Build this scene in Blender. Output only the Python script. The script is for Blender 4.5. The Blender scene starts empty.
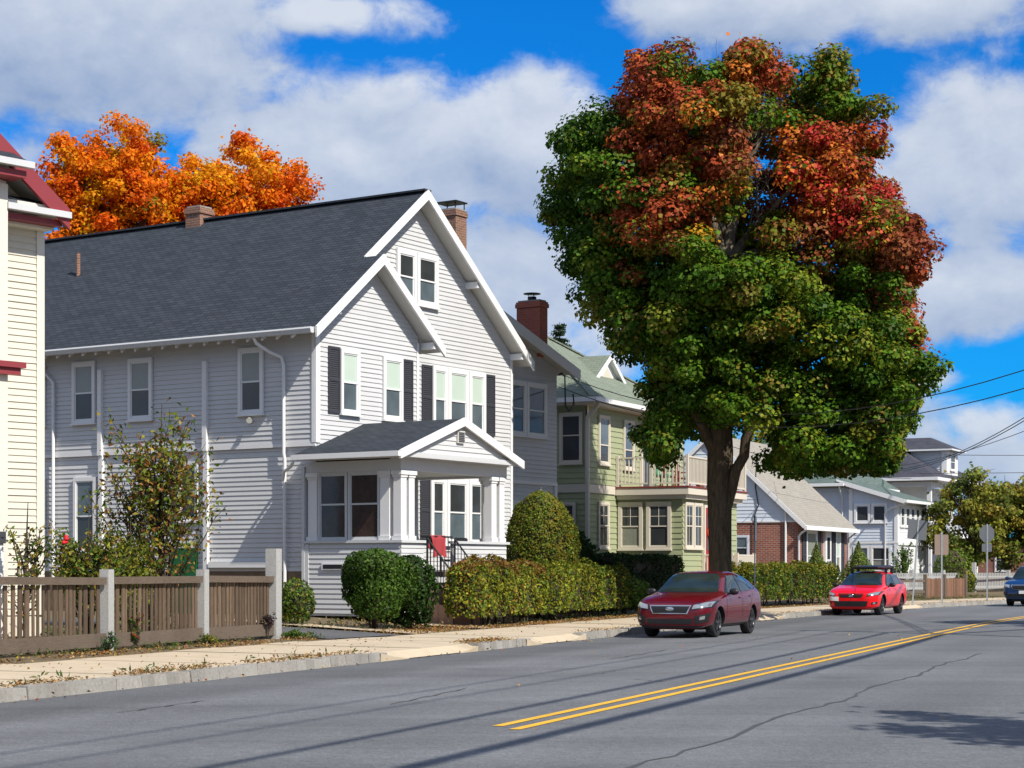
import bpy, bmesh, math, random
import numpy as np
from mathutils import Vector, Matrix
from mathutils.bvhtree import BVHTree

SC = bpy.context.scene
COL = SC.collection
random.seed(7)
RNG = np.random.default_rng(11)
R = math.radians

# ------------------------------------------------------------------ street frame
DX, DY = 0.3535, 0.9354            # street direction; the houses stand on its +v side


def shift(u):
    return 0.0 if u < 50 else (0.0026 * (u - 50) ** 2 if u < 150 else 26.0 + 0.52 * (u - 150))


def S(u, v, z=0.0):
    return Vector((DX * u - DY * v, DY * u + DX * v, z))


def C(u, off, z=0.0):
    """point at offset off from the road's inner line, following the bend"""
    return S(u, off - shift(u), z)


def heading(u):
    dv = 0.0 if u < 50 else -0.0052 * (min(u, 150) - 50)
    return math.atan2(DY + DX * dv, DX - DY * dv)


# ------------------------------------------------------------------ materials
def nd(nt, typ, **kw):
    n = nt.nodes.new(typ)
    for k, v in kw.items():
        setattr(n, k, v)
    return n


def setin(n, name, v):
    n.inputs[name].default_value = v


def newmat(name):
    m = bpy.data.materials.new(name)
    m.use_nodes = True
    nt = m.node_tree
    b = nt.nodes['Principled BSDF']
    return m, nt, b


def col4(c):
    return (c[0], c[1], c[2], 1.0)


def plain(name, c, rough=0.6, var=0.12, scale=6.0, bump=0.0, spec=0.4, metal=0.0, coat=0.0, stain=0.0, island=0.0, grain=None):
    m, nt, b = newmat(name)
    tc = nd(nt, 'ShaderNodeTexCoord')
    nz = nd(nt, 'ShaderNodeTexNoise')
    setin(nz, 'Scale', scale); setin(nz, 'Detail', 6.0); setin(nz, 'Roughness', 0.65)
    nt.links.new(tc.outputs['Object'], nz.inputs['Vector'])
    mix = nd(nt, 'ShaderNodeMix', data_type='RGBA')
    mix.inputs[6].default_value = col4([x * (1 - var) for x in c])
    mix.inputs[7].default_value = col4([min(1, x * (1 + var)) for x in c])
    nt.links.new(nz.outputs['Fac'], mix.inputs[0])
    out = mix.outputs[2]
    if grain:
        mg = nd(nt, 'ShaderNodeMapping'); mg.inputs['Scale'].default_value = grain
        nt.links.new(tc.outputs['Object'], mg.inputs[0]); nt.links.new(mg.outputs[0], nz.inputs['Vector'])
    if island > 0:
        ge = nd(nt, 'ShaderNodeNewGeometry'); mi = nd(nt, 'ShaderNodeMapRange'); setin(mi, 'To Min', 1 - island); setin(mi, 'To Max', 1 + island)
        nt.links.new(ge.outputs['Random Per Island'], mi.inputs['Value'])
        mm = nd(nt, 'ShaderNodeMix', data_type='RGBA', blend_type='MULTIPLY'); mm.inputs[0].default_value = 1.0
        nt.links.new(out, mm.inputs[6]); nt.links.new(mi.outputs[0], mm.inputs[7]); out = mm.outputs[2]
    if stain > 0:
        n2 = nd(nt, 'ShaderNodeTexNoise'); setin(n2, 'Scale', 0.9); setin(n2, 'Detail', 8.0); setin(n2, 'Roughness', 0.7)
        mp = nd(nt, 'ShaderNodeMapping'); mp.inputs['Scale'].default_value = (1, 1, 0.35)
        nt.links.new(tc.outputs['Object'], mp.inputs[0]); nt.links.new(mp.outputs[0], n2.inputs['Vector'])
        rp = nd(nt, 'ShaderNodeMapRange'); setin(rp, 'From Min', 0.5); setin(rp, 'From Max', 0.75); setin(rp, 'To Max', stain)
        nt.links.new(n2.outputs['Fac'], rp.inputs['Value'])
        m2 = nd(nt, 'ShaderNodeMix', data_type='RGBA'); m2.inputs[7].default_value = col4([x * y for x, y in zip(c, (0.5, 0.46, 0.4))])
        nt.links.new(rp.outputs[0], m2.inputs[0]); nt.links.new(out, m2.inputs[6])
        out = m2.outputs[2]
    nt.links.new(out, b.inputs['Base Color'])
    b.inputs['Roughness'].default_value = rough
    b.inputs['Specular IOR Level'].default_value = spec
    b.inputs['Metallic'].default_value = metal
    b.inputs['Coat Weight'].default_value = coat
    b.inputs['Coat Roughness'].default_value = 0.03
    if bump > 0:
        bp = nd(nt, 'ShaderNodeBump'); setin(bp, 'Strength', bump); setin(bp, 'Distance', 0.02)
        nt.links.new(nz.outputs['Fac'], bp.inputs['Height']); nt.links.new(bp.outputs[0], b.inputs['Normal'])
    return m


def bricks(name, c1, c2, mortar, w=0.22, h=0.075, msize=0.012, rough=0.85, bump=0.4, mottled=0.25, offset=0.5):
    m, nt, b = newmat(name)
    uv = nd(nt, 'ShaderNodeUVMap')
    br = nd(nt, 'ShaderNodeTexBrick')
    br.offset = offset
    setin(br, 'Color1', col4(c1)); setin(br, 'Color2', col4(c2)); setin(br, 'Mortar', col4(mortar))
    setin(br, 'Scale', 1.0); setin(br, 'Mortar Size', msize); setin(br, 'Brick Width', w); setin(br, 'Row Height', h); setin(br, 'Bias', -0.1); setin(br, 'Mortar Smooth', 0.2)
    nt.links.new(uv.outputs[0], br.inputs['Vector'])
    nz = nd(nt, 'ShaderNodeTexNoise'); setin(nz, 'Scale', 1.3); setin(nz, 'Detail', 8.0); setin(nz, 'Roughness', 0.7)
    nt.links.new(uv.outputs[0], nz.inputs['Vector'])
    mr = nd(nt, 'ShaderNodeMapRange'); setin(mr, 'To Min', 1 - mottled); setin(mr, 'To Max', 1 + mottled)
    nt.links.new(nz.outputs['Fac'], mr.inputs['Value'])
    mul = nd(nt, 'ShaderNodeMix', data_type='RGBA', blend_type='MULTIPLY'); mul.inputs[0].default_value = 1.0
    nt.links.new(br.outputs['Color'], mul.inputs[6]); nt.links.new(mr.outputs[0], mul.inputs[7])
    nt.links.new(mul.outputs[2], b.inputs['Base Color'])
    b.inputs['Roughness'].default_value = rough
    b.inputs['Specular IOR Level'].default_value = 0.25
    bp = nd(nt, 'ShaderNodeBump', invert=True); setin(bp, 'Strength', bump); setin(bp, 'Distance', 0.01)
    nt.links.new(br.outputs['Fac'], bp.inputs['Height']); nt.links.new(bp.outputs[0], b.inputs['Normal'])
    return m


def glassmat(name, c=(0.02, 0.026, 0.03), rough=0.04, var=0.5, scale=1.6):
    m, nt, b = newmat(name)
    tc = nd(nt, 'ShaderNodeTexCoord')
    nz = nd(nt, 'ShaderNodeTexNoise'); setin(nz, 'Scale', scale); setin(nz, 'Detail', 3.0)
    nt.links.new(tc.outputs['Object'], nz.inputs['Vector'])
    mix = nd(nt, 'ShaderNodeMix', data_type='RGBA')
    mix.inputs[6].default_value = col4([x * (1 - var) for x in c]); mix.inputs[7].default_value = col4([x * (1 + 1.6 * var) for x in c])
    nt.links.new(nz.outputs['Fac'], mix.inputs[0]); nt.links.new(mix.outputs[2], b.inputs['Base Color'])
    b.inputs['Roughness'].default_value = rough
    b.inputs['Specular IOR Level'].default_value = 0.6
    bp = nd(nt, 'ShaderNodeBump'); setin(bp, 'Strength', 0.02); setin(bp, 'Distance', 0.05)
    nt.links.new(nz.outputs['Fac'], bp.inputs['Height']); nt.links.new(bp.outputs[0], b.inputs['Normal'])
    return m


def leafmat(name, trans=0.3, rough=0.5):
    m, nt, b = newmat(name)
    at = nd(nt, 'ShaderNodeAttribute', attribute_name='leafcol')
    nt.links.new(at.outputs['Color'], b.inputs['Base Color'])
    b.inputs['Roughness'].default_value = rough
    b.inputs['Specular IOR Level'].default_value = 0.12
    tr = nd(nt, 'ShaderNodeBsdfTranslucent')
    nt.links.new(at.outputs['Color'], tr.inputs['Color'])
    mx = nd(nt, 'ShaderNodeMixShader'); mx.inputs[0].default_value = trans
    nt.links.new(b.outputs[0], mx.inputs[1]); nt.links.new(tr.outputs[0], mx.inputs[2])
    nt.links.new(mx.outputs[0], nt.nodes['Material Output'].inputs[0])
    return m


def barkmat(name, c=(0.10, 0.08, 0.06)):
    m, nt, b = newmat(name)
    tc = nd(nt, 'ShaderNodeTexCoord')
    mp = nd(nt, 'ShaderNodeMapping'); mp.inputs['Scale'].default_value = (7, 7, 1.3)
    nt.links.new(tc.outputs['Object'], mp.inputs[0])
    nz = nd(nt, 'ShaderNodeTexNoise'); setin(nz, 'Scale', 2.2); setin(nz, 'Detail', 9.0); setin(nz, 'Roughness', 0.72)
    nt.links.new(mp.outputs[0], nz.inputs['Vector'])
    mr = nd(nt, 'ShaderNodeMapRange'); setin(mr, 'From Min', 0.3); setin(mr, 'From Max', 0.7)
    nt.links.new(nz.outputs['Fac'], mr.inputs['Value'])
    mix = nd(nt, 'ShaderNodeMix', data_type='RGBA')
    mix.inputs[6].default_value = col4([x * 0.35 for x in c]); mix.inputs[7].default_value = col4([x * 1.7 for x in c])
    nt.links.new(mr.outputs[0], mix.inputs[0]); nt.links.new(mix.outputs[2], b.inputs['Base Color'])
    b.inputs['Roughness'].default_value = 0.9; b.inputs['Specular IOR Level'].default_value = 0.15
    bp = nd(nt, 'ShaderNodeBump'); setin(bp, 'Strength', 0.9); setin(bp, 'Distance', 0.05)
    nt.links.new(nz.outputs['Fac'], bp.inputs['Height']); nt.links.new(bp.outputs[0], b.inputs['Normal'])
    return m


def asphalt(name, c, lanes=False):
    m, nt, b = newmat(name)
    tc = nd(nt, 'ShaderNodeTexCoord')

    def noise(scale, detail, rough, mapscale=None):
        n = nd(nt, 'ShaderNodeTexNoise'); setin(n, 'Scale', scale); setin(n, 'Detail', detail); setin(n, 'Roughness', rough)
        if mapscale:
            mp = nd(nt, 'ShaderNodeMapping'); mp.inputs['Rotation'].default_value = (0, 0, -math.atan2(DY, DX)); mp.inputs['Scale'].default_value = mapscale
            mp.vector_type = 'TEXTURE' if False else 'POINT'
            nt.links.new(tc.outputs['Object'], mp.inputs[0]); nt.links.new(mp.outputs[0], n.inputs['Vector'])
        else:
            nt.links.new(tc.outputs['Object'], n.inputs['Vector'])
        return n.outputs['Fac']

    def rng(sock, a, b_, lo, hi):
        r = nd(nt, 'ShaderNodeMapRange'); setin(r, 'From Min', a); setin(r, 'From Max', b_); setin(r, 'To Min', lo); setin(r, 'To Max', hi)
        nt.links.new(sock, r.inputs['Value']); return r.outputs[0]

    def mul(a, b_):
        k = nd(nt, 'ShaderNodeMath', operation='MULTIPLY'); nt.links.new(a, k.inputs[0]); nt.links.new(b_, k.inputs[1]); return k.outputs[0]
    fine = noise(38.0, 3.0, 0.8)
    f = mul(rng(fine, 0.3, 0.7, 0.60, 1.40), rng(noise(11.0, 5.0, 0.75), 0.3, 0.7, 0.80, 1.20))
    f = mul(f, rng(noise(0.9, 6.0, 0.65, (0.12, 0.9, 1)), 0.32, 0.68, 0.83, 1.15))
    f = mul(f, rng(noise(0.16, 3.0, 0.5), 0.35, 0.65, 0.9, 1.1))
    if lanes:
        sp = nd(nt, 'ShaderNodeSeparateXYZ'); mp = nd(nt, 'ShaderNodeMapping'); mp.inputs['Rotation'].default_value = (0, 0, -math.atan2(DY, DX))
        nt.links.new(tc.outputs['Object'], mp.inputs[0]); nt.links.new(mp.outputs[0], sp.inputs[0])
        wv = nd(nt, 'ShaderNodeMath', operation='MULTIPLY_ADD'); nt.links.new(noise(0.35, 5.0, 0.6), wv.inputs[0]); wv.inputs[1].default_value = 2.2; nt.links.new(sp.outputs[1], wv.inputs[2])
        f = mul(f, rng(wv.outputs[0], 11.9, 12.6, 1.0, 0.80))
        si = nd(nt, 'ShaderNodeMath', operation='SINE'); ml = nd(nt, 'ShaderNodeMath', operation='MULTIPLY'); nt.links.new(sp.outputs[1], ml.inputs[0]); ml.inputs[1].default_value = 3.6
        nt.links.new(ml.outputs[0], si.inputs[0]); f = mul(f, rng(si.outputs[0], -1.0, 1.0, 0.95, 1.05))
        sv = noise(0.55, 2.0, 0.5); f = mul(f, rng(sv, 0.66, 0.74, 1.0, 0.80))
    cc = nd(nt, 'ShaderNodeMix', data_type='RGBA', blend_type='MULTIPLY'); cc.inputs[0].default_value = 1.0
    cc.inputs[6].default_value = col4(c); nt.links.new(f, cc.inputs[7])
    nt.links.new(cc.outputs[2], b.inputs['Base Color'])
    b.inputs['Roughness'].default_value = 0.88; b.inputs['Specular IOR Level'].default_value = 0.25
    bp = nd(nt, 'ShaderNodeBump'); setin(bp, 'Strength', 0.5); setin(bp, 'Distance', 0.01)
    nt.links.new(fine, bp.inputs['Height']); nt.links.new(bp.outputs[0], b.inputs['Normal'])
    return m


M = {}
M['asphalt'] = asphalt('asphalt', (0.136, 0.141, 0.149), True)
M['driveway'] = asphalt('driveway_asphalt', (0.10, 0.10, 0.105))
M['seam'] = plain('tar_seam', (0.068, 0.069, 0.073), 0.75, 0.3, 20)
M['yellow'] = plain('yellow_paint', (0.72, 0.40, 0.030), 0.7, 0.25, 14, stain=0.45)
M['concrete'] = plain('sidewalk_concrete', (0.50, 0.412, 0.295), 0.85, 0.22, 2.2, 0.15, stain=0.35)
M['granite'] = plain('granite', (0.29, 0.275, 0.25), 0.85, 0.45, 22, 0.5, stain=0.75, island=0.14)
M['granite_post'] = plain('granite_post', (0.36, 0.36, 0.355), 0.8, 0.45, 34, 0.25, stain=0.15)
M['soil'] = plain('soil', (0.13, 0.098, 0.055), 0.95, 0.5, 3.0, 0.5)
M['grey_siding'] = plain('grey_siding', (0.555, 0.560, 0.568), 0.55, 0.07, 2.0, stain=0.12)
M['white_trim'] = plain('white_trim', (0.74, 0.74, 0.74), 0.5, 0.05, 3.0, stain=0.10)
M['grey_trim'] = plain('grey_trim', (0.55, 0.56, 0.57), 0.5, 0.06, 3.0)
M['soffit'] = plain('soffit_paint', (0.55, 0.54, 0.50), 0.6, 0.08, 3.0)
M['cream_siding'] = plain('cream_siding', (0.62, 0.585, 0.495), 0.55, 0.04, 2.0, stain=0.08)
M['cream_trim'] = plain('cream_trim', (0.66, 0.63, 0.55), 0.5, 0.05, 3.0)
M['red_trim'] = plain('red_trim', (0.24, 0.038, 0.046), 0.45, 0.1, 3.0)
M['green_siding'] = plain('green_siding', (0.335, 0.365, 0.215), 0.6, 0.06, 2.0, stain=0.12)
M['beige_trim'] = plain('beige_trim', (0.62, 0.57, 0.48), 0.55, 0.06, 3.0)
M['shaded_white'] = plain('shaded_white_siding', (0.60, 0.66, 0.74), 0.55, 0.05, 2.0, stain=0.1)  # white siding with the bluish shade of the side walls put into its colour
M['lit_white'] = plain('lit_white_siding', (0.78, 0.79, 0.80), 0.55, 0.04, 2.0, stain=0.06)  # lit copy of that white, for faces turned to the sun
M['dark_roof'] = bricks('charcoal_shingle', (0.044, 0.053, 0.067), (0.027, 0.034, 0.045), (0.014, 0.016, 0.021), 0.30, 0.13, 0.012, 0.9, 0.5, 0.22)
M['slate_roof'] = bricks('slate_grey_shingle', (0.070, 0.072, 0.092), (0.048, 0.050, 0.066), (0.025, 0.025, 0.032), 0.34, 0.14, 0.012, 0.9, 0.5, 0.25)
M['sage_roof'] = bricks('sage_shingle', (0.205, 0.235, 0.185), (0.165, 0.195, 0.150), (0.10, 0.115, 0.09), 0.34, 0.14, 0.010, 0.9, 0.4, 0.18)
M['green_roof'] = bricks('green_shingle', (0.125, 0.165, 0.148), (0.09, 0.125, 0.112), (0.05, 0.07, 0.065), 0.34, 0.14, 0.010, 0.9, 0.4, 0.25)
M['tan_roof'] = bricks('tan_shingle', (0.315, 0.29, 0.25), (0.27, 0.25, 0.215), (0.20, 0.185, 0.16), 0.34, 0.14, 0.010, 0.9, 0.3, 0.14)
M['brick_wall'] = bricks('brick_wall', (0.30, 0.090, 0.055), (0.19, 0.060, 0.045), (0.32, 0.25, 0.21), 0.24, 0.085, 0.014, 0.85, 0.4, 0.4)
M['brick_chimney'] = bricks('chimney_brick', (0.46, 0.115, 0.070), (0.38, 0.090, 0.056), (0.33, 0.20, 0.15), 0.21, 0.072, 0.009, 0.85, 0.4, 0.2)
M['brick_old'] = bricks('old_chimney_brick', (0.26, 0.12, 0.075), (0.17, 0.085, 0.06), (0.27, 0.20, 0.16), 0.21, 0.072, 0.012, 0.85, 0.4, 0.35)
M['stone_foundation'] = plain('foundation_stone', (0.16, 0.115, 0.075), 0.9, 0.45, 5, 0.6)
M['shutter'] = plain('shutter_paint', (0.040, 0.042, 0.052), 0.6, 0.12, 5)
M['black'] = plain('black_iron', (0.014, 0.014, 0.016), 0.45, 0.2, 8)
M['rubber'] = plain('tyre_rubber', (0.018, 0.018, 0.019), 0.75, 0.2, 9)
M['glass'] = glassmat('window_glass', (0.034, 0.038, 0.040))
M['glass_blue'] = glassmat('window_glass_lower', (0.085, 0.11, 0.125), 0.08)
M['glass_brown'] = glassmat('porch_glass', (0.030, 0.017, 0.014), 0.07, 0.8, 4.0)
M['shade'] = plain('roller_shade', (0.50, 0.60, 0.52), 0.4, 0.05, 3, spec=0.5, coat=0.25)
M['shade_dim'] = plain('pleated_blind', (0.26, 0.28, 0.26), 0.4, 0.15, 6, spec=0.5, coat=0.3)
M['curtain'] = plain('curtain_cloth', (0.22, 0.23, 0.19), 0.5, 0.3, 9, spec=0.5, coat=0.3)
M['wood_fence'] = plain('weathered_wood', (0.120, 0.082, 0.054), 0.85, 0.65, 5, 0.4, stain=0.5, island=0.32, grain=(6, 6, 0.8))
M['wood_rail'] = plain('weathered_rail', (0.128, 0.098, 0.074), 0.85, 0.5, 6, 0.4, stain=0.5, grain=(1.2, 1.2, 9))
M['wood_brown'] = plain('brown_fence_wood', (0.17, 0.09, 0.055), 0.85, 0.4, 7, 0.3, island=0.35)
M['leaf'] = leafmat('leaf')
M['leaf_fire'] = leafmat('autumn_leaf', 0.5)
M['litter'] = leafmat('litter_leaf', 0.1, 0.8)
M['bark'] = barkmat('bark', (0.085, 0.066, 0.046))
M['bark_sunlit'] = barkmat('sunlit_bark', (0.20, 0.17, 0.13))  # maple bark again, with sunlight on the open limbs put into the colour
M['twig'] = plain('twig_bark', (0.05, 0.036, 0.024), 0.9, 0.3, 8)
M['metal'] = plain('galvanised_steel', (0.42, 0.45, 0.47), 0.5, 0.1, 10, metal=0.15)
M['sign_back'] = plain('sign_back', (0.115, 0.125, 0.14), 0.5, 0.12, 5, metal=0.3)
M['sign_brown'] = plain('sign_back_brown', (0.21, 0.15, 0.125), 0.55, 0.12, 5)
M['sign_red'] = plain('sign_red', (0.42, 0.02, 0.02), 0.5, 0.08, 5)
M['sign_white'] = plain('sign_white', (0.75, 0.75, 0.75), 0.5, 0.05, 5)
M['door_red'] = plain('red_door', (0.36, 0.022, 0.018), 0.45, 0.1, 3)
M['ribbon'] = plain('ribbon', (0.80, 0.070, 0.030), 0.5, 0.1, 3)
M['door_green'] = plain('green_door', (0.004, 0.105, 0.030), 0.45, 0.15, 3)
M['cloth_red'] = plain('red_cloth', (0.34, 0.040, 0.046), 0.9, 0.2, 6, 0.2)
M['chair_red'] = plain('red_wood', (0.19, 0.035, 0.028), 0.6, 0.2, 6)
M['green_plastic'] = plain('green_plastic', (0.09, 0.30, 0.17), 0.45, 0.1, 4)
M['red_brick_step'] = plain('step_stone', (0.33, 0.20, 0.15), 0.85, 0.2, 5, 0.2)
M['pole_wood'] = plain('pole_wood', (0.13, 0.10, 0.075), 0.9, 0.3, 5, 0.3)
M['flower'] = plain('petal_red', (0.55, 0.012, 0.02), 0.6, 0.2, 20)


def carpaint(name, c, rough=0.24):
    m, nt, b = newmat(name)
    b.inputs['Base Color'].default_value = col4(c)
    b.inputs['Roughness'].default_value = rough
    b.inputs['Metallic'].default_value = 0.05
    b.inputs['Coat Weight'].default_value = 0.6; b.inputs['Specular IOR Level'].default_value = 0.3
    b.inputs['Coat Roughness'].default_value = 0.02
    nz = nd(nt, 'ShaderNodeTexNoise'); setin(nz, 'Scale', 900.0)
    tc = nd(nt, 'ShaderNodeTexCoord'); nt.links.new(tc.outputs['Object'], nz.inputs['Vector'])
    mr = nd(nt, 'ShaderNodeMapRange'); setin(mr, 'To Min', rough - 0.06); setin(mr, 'To Max', rough + 0.08)
    nt.links.new(nz.outputs['Fac'], mr.inputs['Value']); nt.links.new(mr.outputs[0], b.inputs['Roughness'])
    return m


M['paint_crimson'] = carpaint('crimson_paint', (0.105, 0.002, 0.008))
M['paint_red'] = carpaint('red_paint', (0.80, 0.006, 0.010))
M['paint_blue'] = carpaint('blue_paint', (0.012, 0.040, 0.125))
M['car_glass'] = glassmat('car_glass', (0.016, 0.026, 0.025), 0.02, 0.6, 2.0)
M['chrome'] = plain('chrome', (0.70, 0.71, 0.72), 0.15, 0.03, 4, metal=1.0)
M['lamp_glass'] = plain('lamp_lens', (0.50, 0.52, 0.53), 0.08, 0.35, 14, metal=0.75, coat=1.0)
M['rim'] = plain('alloy_rim', (0.10, 0.10, 0.105), 0.35, 0.1, 6, metal=0.8)
M['rim_silver'] = plain('alloy_rim_pale', (0.34, 0.34, 0.35), 0.35, 0.1, 6, metal=0.8)
M['amber'] = plain('amber_lens', (0.65, 0.20, 0.02), 0.2, 0.1, 6)


# ------------------------------------------------------------------ mesh builder
class MB:
    def __init__(s):
        s.v = []; s.f = []; s.m = []; s.sm = []

    def add(s, vs, fs, mi=0, smooth=False):
        b = len(s.v)
        s.v.extend([tuple(p) for p in vs])
        for f in fs:
            s.f.append([b + i for i in f]); s.m.append(mi); s.sm.append(smooth)

    def hexa(s, p, mi=0):
        """p: 8 corners, bottom four then top four, both counter-clockwise"""
        s.add(p, [(3, 2, 1, 0), (4, 5, 6, 7), (0, 1, 5, 4), (1, 2, 6, 5), (2, 3, 7, 6), (3, 0, 4, 7)], mi)

    def box(s, x0, x1, y0, y1, z0, z1, mi=0):
        s.hexa([(x0, y0, z0), (x1, y0, z0), (x1, y1, z0), (x0, y1, z0), (x0, y0, z1), (x1, y0, z1), (x1, y1, z1), (x0, y1, z1)], mi)

    def mbox(s, P, a0, a1, o0, o1, z0, z1, mi=0):
        """box on a wall: a along it, o out of it, z up"""
        s.hexa([P(a0, o1, z0), P(a1, o1, z0), P(a1, o0, z0), P(a0, o0, z0), P(a0, o1, z1), P(a1, o1, z1), P(a1, o0, z1), P(a0, o0, z1)], mi)

    def beam(s, a, b, w, h, mi=0, up=(0, 0, 1)):
        a = Vector(a); b = Vector(b); d = (b - a).normalized(); up = Vector(up)
        r = d.cross(up)
        if r.length < 1e-4:
            r = d.cross(Vector((1, 0, 0)))
        r.normalize(); q = r.cross(d)
        r *= w / 2; q *= h / 2
        s.hexa([a - r - q, a + r - q, b + r - q, b - r - q, a - r + q, a + r + q, b + r + q, b - r + q], mi)

    def prism(s, poly, vec, mi=0, mi_side=None):
        n = len(poly); vec = Vector(vec)
        vs = [Vector(p) for p in poly] + [Vector(p) + vec for p in poly]
        s.add(vs, [tuple(range(n))[::-1], tuple(range(n, 2 * n))], mi)
        s.add(vs, [(i, (i + 1) % n, n + (i + 1) % n, n + i) for i in range(n)], mi if mi_side is None else mi_side)

    def slab(s, quad, th, mi_top=0, mi_under=1):
        """roof plane: quad (any number of corners) extruded straight down by th"""
        n = len(quad); vs = [Vector(p) for p in quad]; lo = [p - Vector((0, 0, th)) for p in vs]
        s.add(vs, [tuple(range(n))], mi_top)
        s.add(lo, [tuple(range(n))[::-1]], mi_under)
        s.add(vs + lo, [(i, n + i, n + (i + 1) % n, (i + 1) % n) for i in range(n)], mi_under)

    def tube(s, path, rad, n=8, mi=0, smooth=True, cap=True):
        path = [Vector(p) for p in path]
        if not isinstance(rad, (list, tuple)):
            rad = [rad] * len(path)
        rings = []
        prev = None
        for i, p in enumerate(path):
            d = (path[min(i + 1, len(path) - 1)] - path[max(i - 1, 0)]).normalized()
            if prev is None:
                r = d.cross(Vector((0.13, 0.94, 0.31)) if abs(d.y) < 0.9 else Vector((1, 0, 0))).normalized()
            else:
                r = (prev - d * prev.dot(d)).normalized()
            prev = r
            q = d.cross(r)
            rings.append([p + (r * math.cos(t) + q * math.sin(t)) * rad[i] for t in [2 * math.pi * k / n for k in range(n)]])
        vs = [v for ring in rings for v in ring]
        fs = [(i * n + k, i * n + (k + 1) % n, (i + 1) * n + (k + 1) % n, (i + 1) * n + k) for i in range(len(path) - 1) for k in range(n)]
        s.add(vs, fs, mi, smooth)
        if cap:
            s.add(rings[0], [tuple(range(n))[::-1]], mi); s.add(rings[-1], [tuple(range(n))], mi)

    def lathe(s, prof, centre, axis='y', n=24, mi=0, smooth=True):
        """prof: (radius, along axis)"""
        cx, cy, cz = centre
        vs = []
        for r, a in prof:
            for k in range(n):
                t = 2 * math.pi * k / n
                if axis == 'y':
                    vs.append((cx + r * math.cos(t), cy + a, cz + r * math.sin(t)))
                else:
                    vs.append((cx + r * math.cos(t), cy + r * math.sin(t), cz + a))
        fs = [(i * n + k, i * n + (k + 1) % n, (i + 1) * n + (k + 1) % n, (i + 1) * n + k) for i in range(len(prof) - 1) for k in range(n)]
        s.add(vs, fs, mi, smooth)

    def build(s, name, mats, parent=None, loc=None, fix=True):
        me = bpy.data.meshes.new(name)
        me.from_pydata(s.v, [], s.f)
        if not isinstance(mats, (list, tuple)):
            mats = [mats]
        for m in mats:
            me.materials.append(M[m] if isinstance(m, str) else m)
        me.polygons.foreach_set('material_index', s.m)
        me.polygons.foreach_set('use_smooth', s.sm)
        if fix:
            bm = bmesh.new(); bm.from_mesh(me); bmesh.ops.recalc_face_normals(bm, faces=bm.faces); bm.to_mesh(me); bm.free()
        me.update()
        uvl = me.uv_layers.new(name='UVMap')
        Z = Vector((0, 0, 1))
        data = uvl.data
        for p in me.polygons:
            nn = p.normal
            h = Z.cross(nn)
            h = Vector((1, 0, 0)) if h.length < 0.05 else h.normalized()
            w = nn.cross(h)
            for li in p.loop_indices:
                co = me.vertices[me.loops[li].vertex_index].co
                data[li].uv = (co.dot(h), co.dot(w))
        o = bpy.data.objects.new(name, me)
        COL.objects.link(o)
        if parent is not None:
            o.parent = parent
        if loc is not None:
            o.location = loc
        return o


def tag(o, label=None, cat=None, group=None, kind=None):
    if label: o['label'] = label
    if cat: o['category'] = cat
    if group: o['group'] = group
    if kind: o['kind'] = kind
    return o


def thing(name, label, cat, loc=(0, 0, 0), rz=0.0, group=None):
    o = bpy.data.objects.new(name, None)
    o.empty_display_size = 0.3
    COL.objects.link(o)
    o.location = loc; o.rotation_euler = (0, 0, rz)
    return tag(o, label, cat, group)


KIDS = {}


def dup(root, loc, rz, label, group=None):
    r = root.copy(); COL.objects.link(r); r.location = loc; r.rotation_euler = (0, 0, rz)
    r['label'] = label
    if group: r['group'] = group
    allo = list(bpy.data.objects)
    for ch in [o for o in allo if o.parent == root]:
        c = ch.copy(); COL.objects.link(c); c.parent = r
        for g in [o for o in allo if o.parent == ch]:
            d = g.copy(); COL.objects.link(d); d.parent = c
    return r


# ------------------------------------------------------------------ leaves
def leaf_mesh(name, mat, pos, nrm, size, colr, parent=None, aspect=0.8, seed=1, loc=None):
    """one small bent kite of two triangles per leaf, coloured by its own attribute"""
    rng = np.random.default_rng(seed)
    n = len(pos)
    nrm = nrm / (np.linalg.norm(nrm, axis=1, keepdims=True) + 1e-9)
    t = rng.normal(size=(n, 3)); t -= nrm * (t * nrm).sum(1, keepdims=True); t /= (np.linalg.norm(t, axis=1, keepdims=True) + 1e-9)
    b = np.cross(nrm, t)
    L = (size * (0.7 + 0.6 * rng.random(n)))[:, None]
    W = L * aspect
    bend = nrm * L * 0.16
    v = np.empty((n, 4, 3))
    v[:, 0] = pos - t * L * 0.5 - bend
    v[:, 1] = pos + b * W * 0.5
    v[:, 2] = pos + t * L * 0.5 - bend
    v[:, 3] = pos - b * W * 0.5
    me = bpy.data.meshes.new(name)
    me.vertices.add(n * 4); me.vertices.foreach_set('co', v.reshape(-1))
    me.loops.add(n * 4); me.loops.foreach_set('vertex_index', np.arange(n * 4, dtype=np.int32))
    me.polygons.add(n)
    me.polygons.foreach_set('loop_start', np.arange(n, dtype=np.int32) * 4)
    me.polygons.foreach_set('loop_total', np.full(n, 4, dtype=np.int32))
    me.update(calc_edges=True)
    at = me.attributes.new('leafcol', 'FLOAT_COLOR', 'POINT')
    c = np.ones((n, 4, 4)); c[:, :, :3] = np.clip(colr, 0.002, 0.9)[:, None, :]
    at.data.foreach_set('color', c.reshape(-1))
    me.materials.append(M[mat])
    o = bpy.data.objects.new(name, me); COL.objects.link(o)
    if parent is not None: o.parent = parent
    if loc is not None: o.location = loc
    return o


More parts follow.
